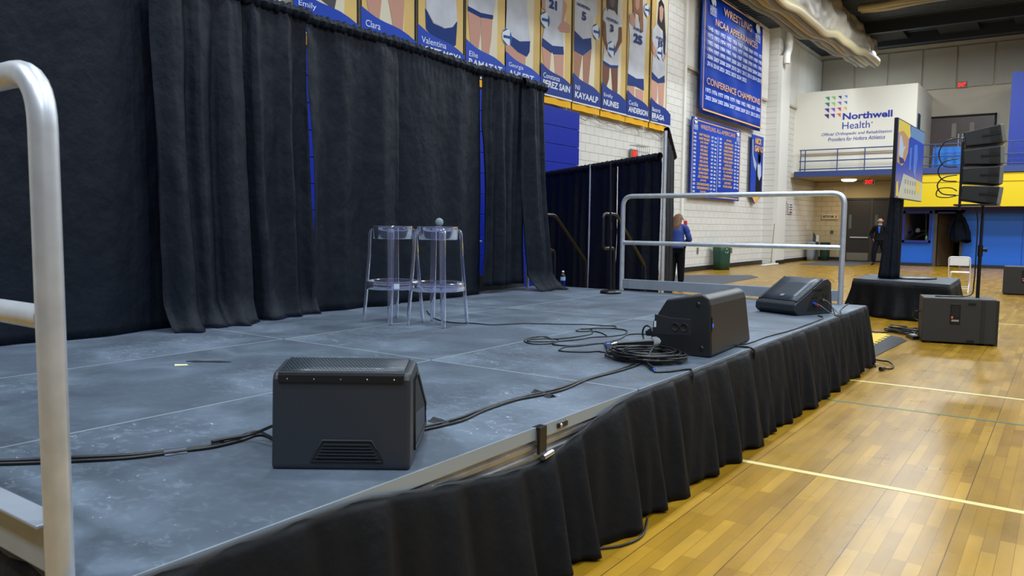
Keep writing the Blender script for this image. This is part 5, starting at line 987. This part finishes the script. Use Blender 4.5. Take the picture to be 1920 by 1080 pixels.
def person(kind, label, loc, rz, J, jacket, trouser, jr, hair=None):
    t = thing('person', label, 'person', loc, rz)
    V = []; E = []; idx = {}
    def add(n, p, r, par=None):
        idx[n] = len(V); V.append((*p, r))
        if par: E.append((idx[par], idx[n]))
    add('pelvis', J['pelvis'], .13); add('waist', J['waist'], .12, 'pelvis'); add('chest', J['chest'], .145, 'waist'); add('upper', J['upper'], .075, 'chest'); add('neck', J['neck'], .058, 'upper'); add('jaw', J['jaw'], .066, 'neck'); add('head', J['head'], .092, 'jaw'); add('crown', J['crown'], .066, 'head')
    for s in 'LR':
        add('sh'+s, Vector(J['sh'+s]).lerp(Vector(J['upper']), .15), .04, 'upper'); add('ua'+s, Vector(J['sh'+s]).lerp(Vector(J['el'+s]), .45), .036, 'sh'+s); add('el'+s, J['el'+s], .03, 'ua'+s); add('wr'+s, J['wr'+s], .027, 'el'+s); add('pa'+s, J['pa'+s], .034, 'wr'+s)
        a = Vector(J['wr'+s]); b = Vector(J['pa'+s]); d = (b-a).normalized(); sd = d.cross(Vector((1, 0, 0))).normalized()
        for i in range(4):
            f0 = b+d*.03+sd*(.024*(i-1.5)*.0)+Vector((1, 0, 0))*(.019*(i-1.5)); l = (.065, .075, .07, .055)[i]
            add('f%s%d' % (s, i), f0, .0095, 'pa'+s); add('g%s%d' % (s, i), f0+d*l*.55+sd*.008, .009, 'f%s%d' % (s, i)); add('h%s%d' % (s, i), f0+d*l+sd*.025, .007, 'g%s%d' % (s, i))
        add('t0'+s, a.lerp(b, .6)+Vector((-.035, 0, 0)), .011, 'pa'+s); add('t1'+s, b+d*.03+Vector((-.05, 0, 0)), .009, 't0'+s)
        add('hp'+s, J['hp'+s], .095, 'pelvis'); add('kn'+s, J['kn'+s], .058, 'hp'+s); add('an'+s, J['an'+s], .028, 'kn'+s); add('to'+s, Vector(J['to'+s]).lerp(Vector(J['an'+s]), .3), .022, 'an'+s)
    body = skin_mesh('body', V, E, SK, t)
    # clothing
    TV = [(*J['pelvis'], .15)]; TE = []
    for s in 'LR':
        k = len(TV); TV += [(*J['hp'+s], .13), (*J['kn'+s], .10), (*(Vector(J['an'+s])+Vector((0, 0, -.01))), .075)]; TE += [(0, k), (k, k+1), (k+1, k+2)]
    skin_mesh('trousers', TV, TE, trouser, t)
    JV = [(*(Vector(J['pelvis'])+Vector((0, 0, .0))), .175, .19), (*J['waist'], .17, .185), (*J['chest'], .18, .2), (*J['upper'], .125, .14)]; JE = [(0, 1), (1, 2), (2, 3)]; JV.append((*(Vector(J['neck'])+Vector((0, 0, .0))), .09)); JE.append((3, 4))
    jk = skin_mesh('jacket', JV, JE, jacket, t, root=1)
    for s in 'LR':
        sh, el, wr, up = (Vector(J[n]) for n in ('sh'+s, 'el'+s, 'wr'+s, 'upper'))
        P = smooth_path([up.lerp(sh, .45)+Vector((0, 0, -.02)), sh+Vector((0, 0, -.02)), sh.lerp(el, .5), el, el.lerp(wr, .5), el.lerp(wr, .93)], 5); n = len(P)
        MB().tube(P, [.085-.033*i/(n-1)+(.004*sin(i*1.7)) for i in range(n)], jacket, 14).build('sleeve', jk)
    for s in 'LR':
        a = Vector(J['an'+s]); b = Vector(J['to'+s]); MB().tube([a.lerp(b, -.35)+Vector((0, 0, -.045)), a.lerp(b, .1)+Vector((0, 0, -.035)), a.lerp(b, .7)+Vector((0, 0, -.0)), b+(b-a)*.2], [.036, .046, .042, .028], BLACKP, 12).build('shoe', t)
    # face: eyes, nose, ears
    h = Vector(J['head']); fd = J['face']
    sd = Vector((0, 0, 1)).cross(fd).normalized()
    for k in (-1, 1):
        c = h+fd*.091+sd*(.032*k)+Vector((0, 0, .0)); MB().lathe([(0, -.009), (.009, 0), (0, .009)], BLACKP, c, 10).build('eye', t)
        c = h+sd*(.094*k)+Vector((0, 0, -.012)); MB().lathe([(0, -.03), (.014, -.018), (.017, .008), (.01, .027), (0, .03)], SK, c, 10).build('ear', t)
    MB().tube([h+fd*.085+Vector((0, 0, .008)), h+fd*.108+Vector((0, 0, -.028)), h+fd*.09+Vector((0, 0, -.036))], [.008, .014, .01], SK, 8).build('nose', t)
    MB().tube([h+fd*.082+sd*.025+Vector((0, 0, -.06)), h+fd*.09+Vector((0, 0, -.062)), h+fd*.082-sd*.025+Vector((0, 0, -.06))], .005, mat('lips', '#8a4a44', .5), 6).build('mouth', t)
    return t
V3 = Vector
# man striding in front of the doors; local -x is towards the stage, +y is picture left
Jm = dict(pelvis=V3((0, .0, .98)), waist=V3((0, 0, 1.13)), chest=V3((0, .01, 1.33)), upper=V3((0, .01, 1.49)), neck=V3((-.01, .01, 1.57)), jaw=V3((-.03, .0, 1.64)), head=V3((-.02, .0, 1.72)), crown=V3((-.0, .0, 1.80)),
 shL=V3((0, .20, 1.47)), elL=V3((.06, .33, 1.20)), wrL=V3((-.04, .22, 1.0)), paL=V3((-.07, .18, .93)), shR=V3((0, -.19, 1.47)), elR=V3((.05, -.27, 1.18)), wrR=V3((-.08, -.24, .95)), paR=V3((-.10, -.23, .87)),
 hpL=V3((0, .10, .93)), knL=V3((-.12, .16, .52)), anL=V3((-.12, .16, .10)), toL=V3((-.30, .18, .045)), hpR=V3((0, -.10, .93)), knR=V3((.06, -.16, .52)), anR=V3((.28, -.20, .15)), toR=V3((.14, -.22, .05)), face=V3((-.92, -.38, 0)).normalized())
man = person('man', 'bald bearded person in black jacket and blue shirt walking past the exit doors', (32.8, 5.97, 0), 0, Jm, JB, TR, 0)
MB().grid(lambda u, v: Vector((-.175-.01*sin(v*3), .045*(1-v*.6)*(1-2*u)-.03*0, 1.50-.26*v)), 4, 6, BT).build('shirt_front', man)
hd_ = Jm['head']; fd_ = Jm['face']; MB().lathe([(0, -.105), (.045, -.095), (.072, -.07), (.082, -.04), (.075, -.02)], mat('grey_beard', '#6a5a50', .8, bump=(60, .5)), hd_+fd_*.018, 18).build('beard', man)
Jw = dict(pelvis=V3((0, 0, .95)), waist=V3((.0, 0, 1.1)), chest=V3((.03, 0, 1.28)), upper=V3((.08, 0, 1.43)), neck=V3((.12, 0, 1.50)), jaw=V3((.18, 0, 1.54)), head=V3((.20, 0, 1.61)), crown=V3((.18, 0, 1.68)),
 shL=V3((.06, .18, 1.40)), elL=V3((.12, .25, 1.13)), wrL=V3((.32, .14, 1.08)), paL=V3((.38, .1, 1.10)), shR=V3((.06, -.18, 1.40)), elR=V3((.08, -.27, 1.13)), wrR=V3((.30, -.16, 1.06)), paR=V3((.37, -.12, 1.08)),
 hpL=V3((0, .09, .90)), knL=V3((.02, .10, .50)), anL=V3((-.02, .10, .10)), toL=V3((.14, .12, .045)), hpR=V3((0, -.09, .90)), knR=V3((.02, -.10, .50)), anR=V3((-.02, -.12, .10)), toR=V3((.14, -.15, .045)), face=V3((.9, .0, -.3)).normalized())
wo = person('woman', 'person with long brown hair in a blue jacket and black trousers, back turned', (17.3, 7.55, 0), radians(12), Jw, mat('blue_jacket_cloth', '#1f3a86', .7, bump=(16, .4)), TR, 0)
def hf2(u, v):
    a = u*2*pi; z = 1.73-.46*v; r = .105*min(1, sqrt(v*6+.02))*(1-.25*max(0, v-.5)); off = .13-.16*min(1, v*1.6)+(.0)
    if a < pi*.35 or a > pi*1.65: r *= (1-.45*min(1, v*4))
    return Vector((off+r*cos(a)*.9, .04*v+r*sin(a)*(1+.08*sin(a*9+v*5)), z))
MB().grid(hf2, 48, 16, mat('brown_hair', '#6e4a30', .6, var=(18, .3), bump=(60, .8, (1, 1, .1)))).build('hair', wo)
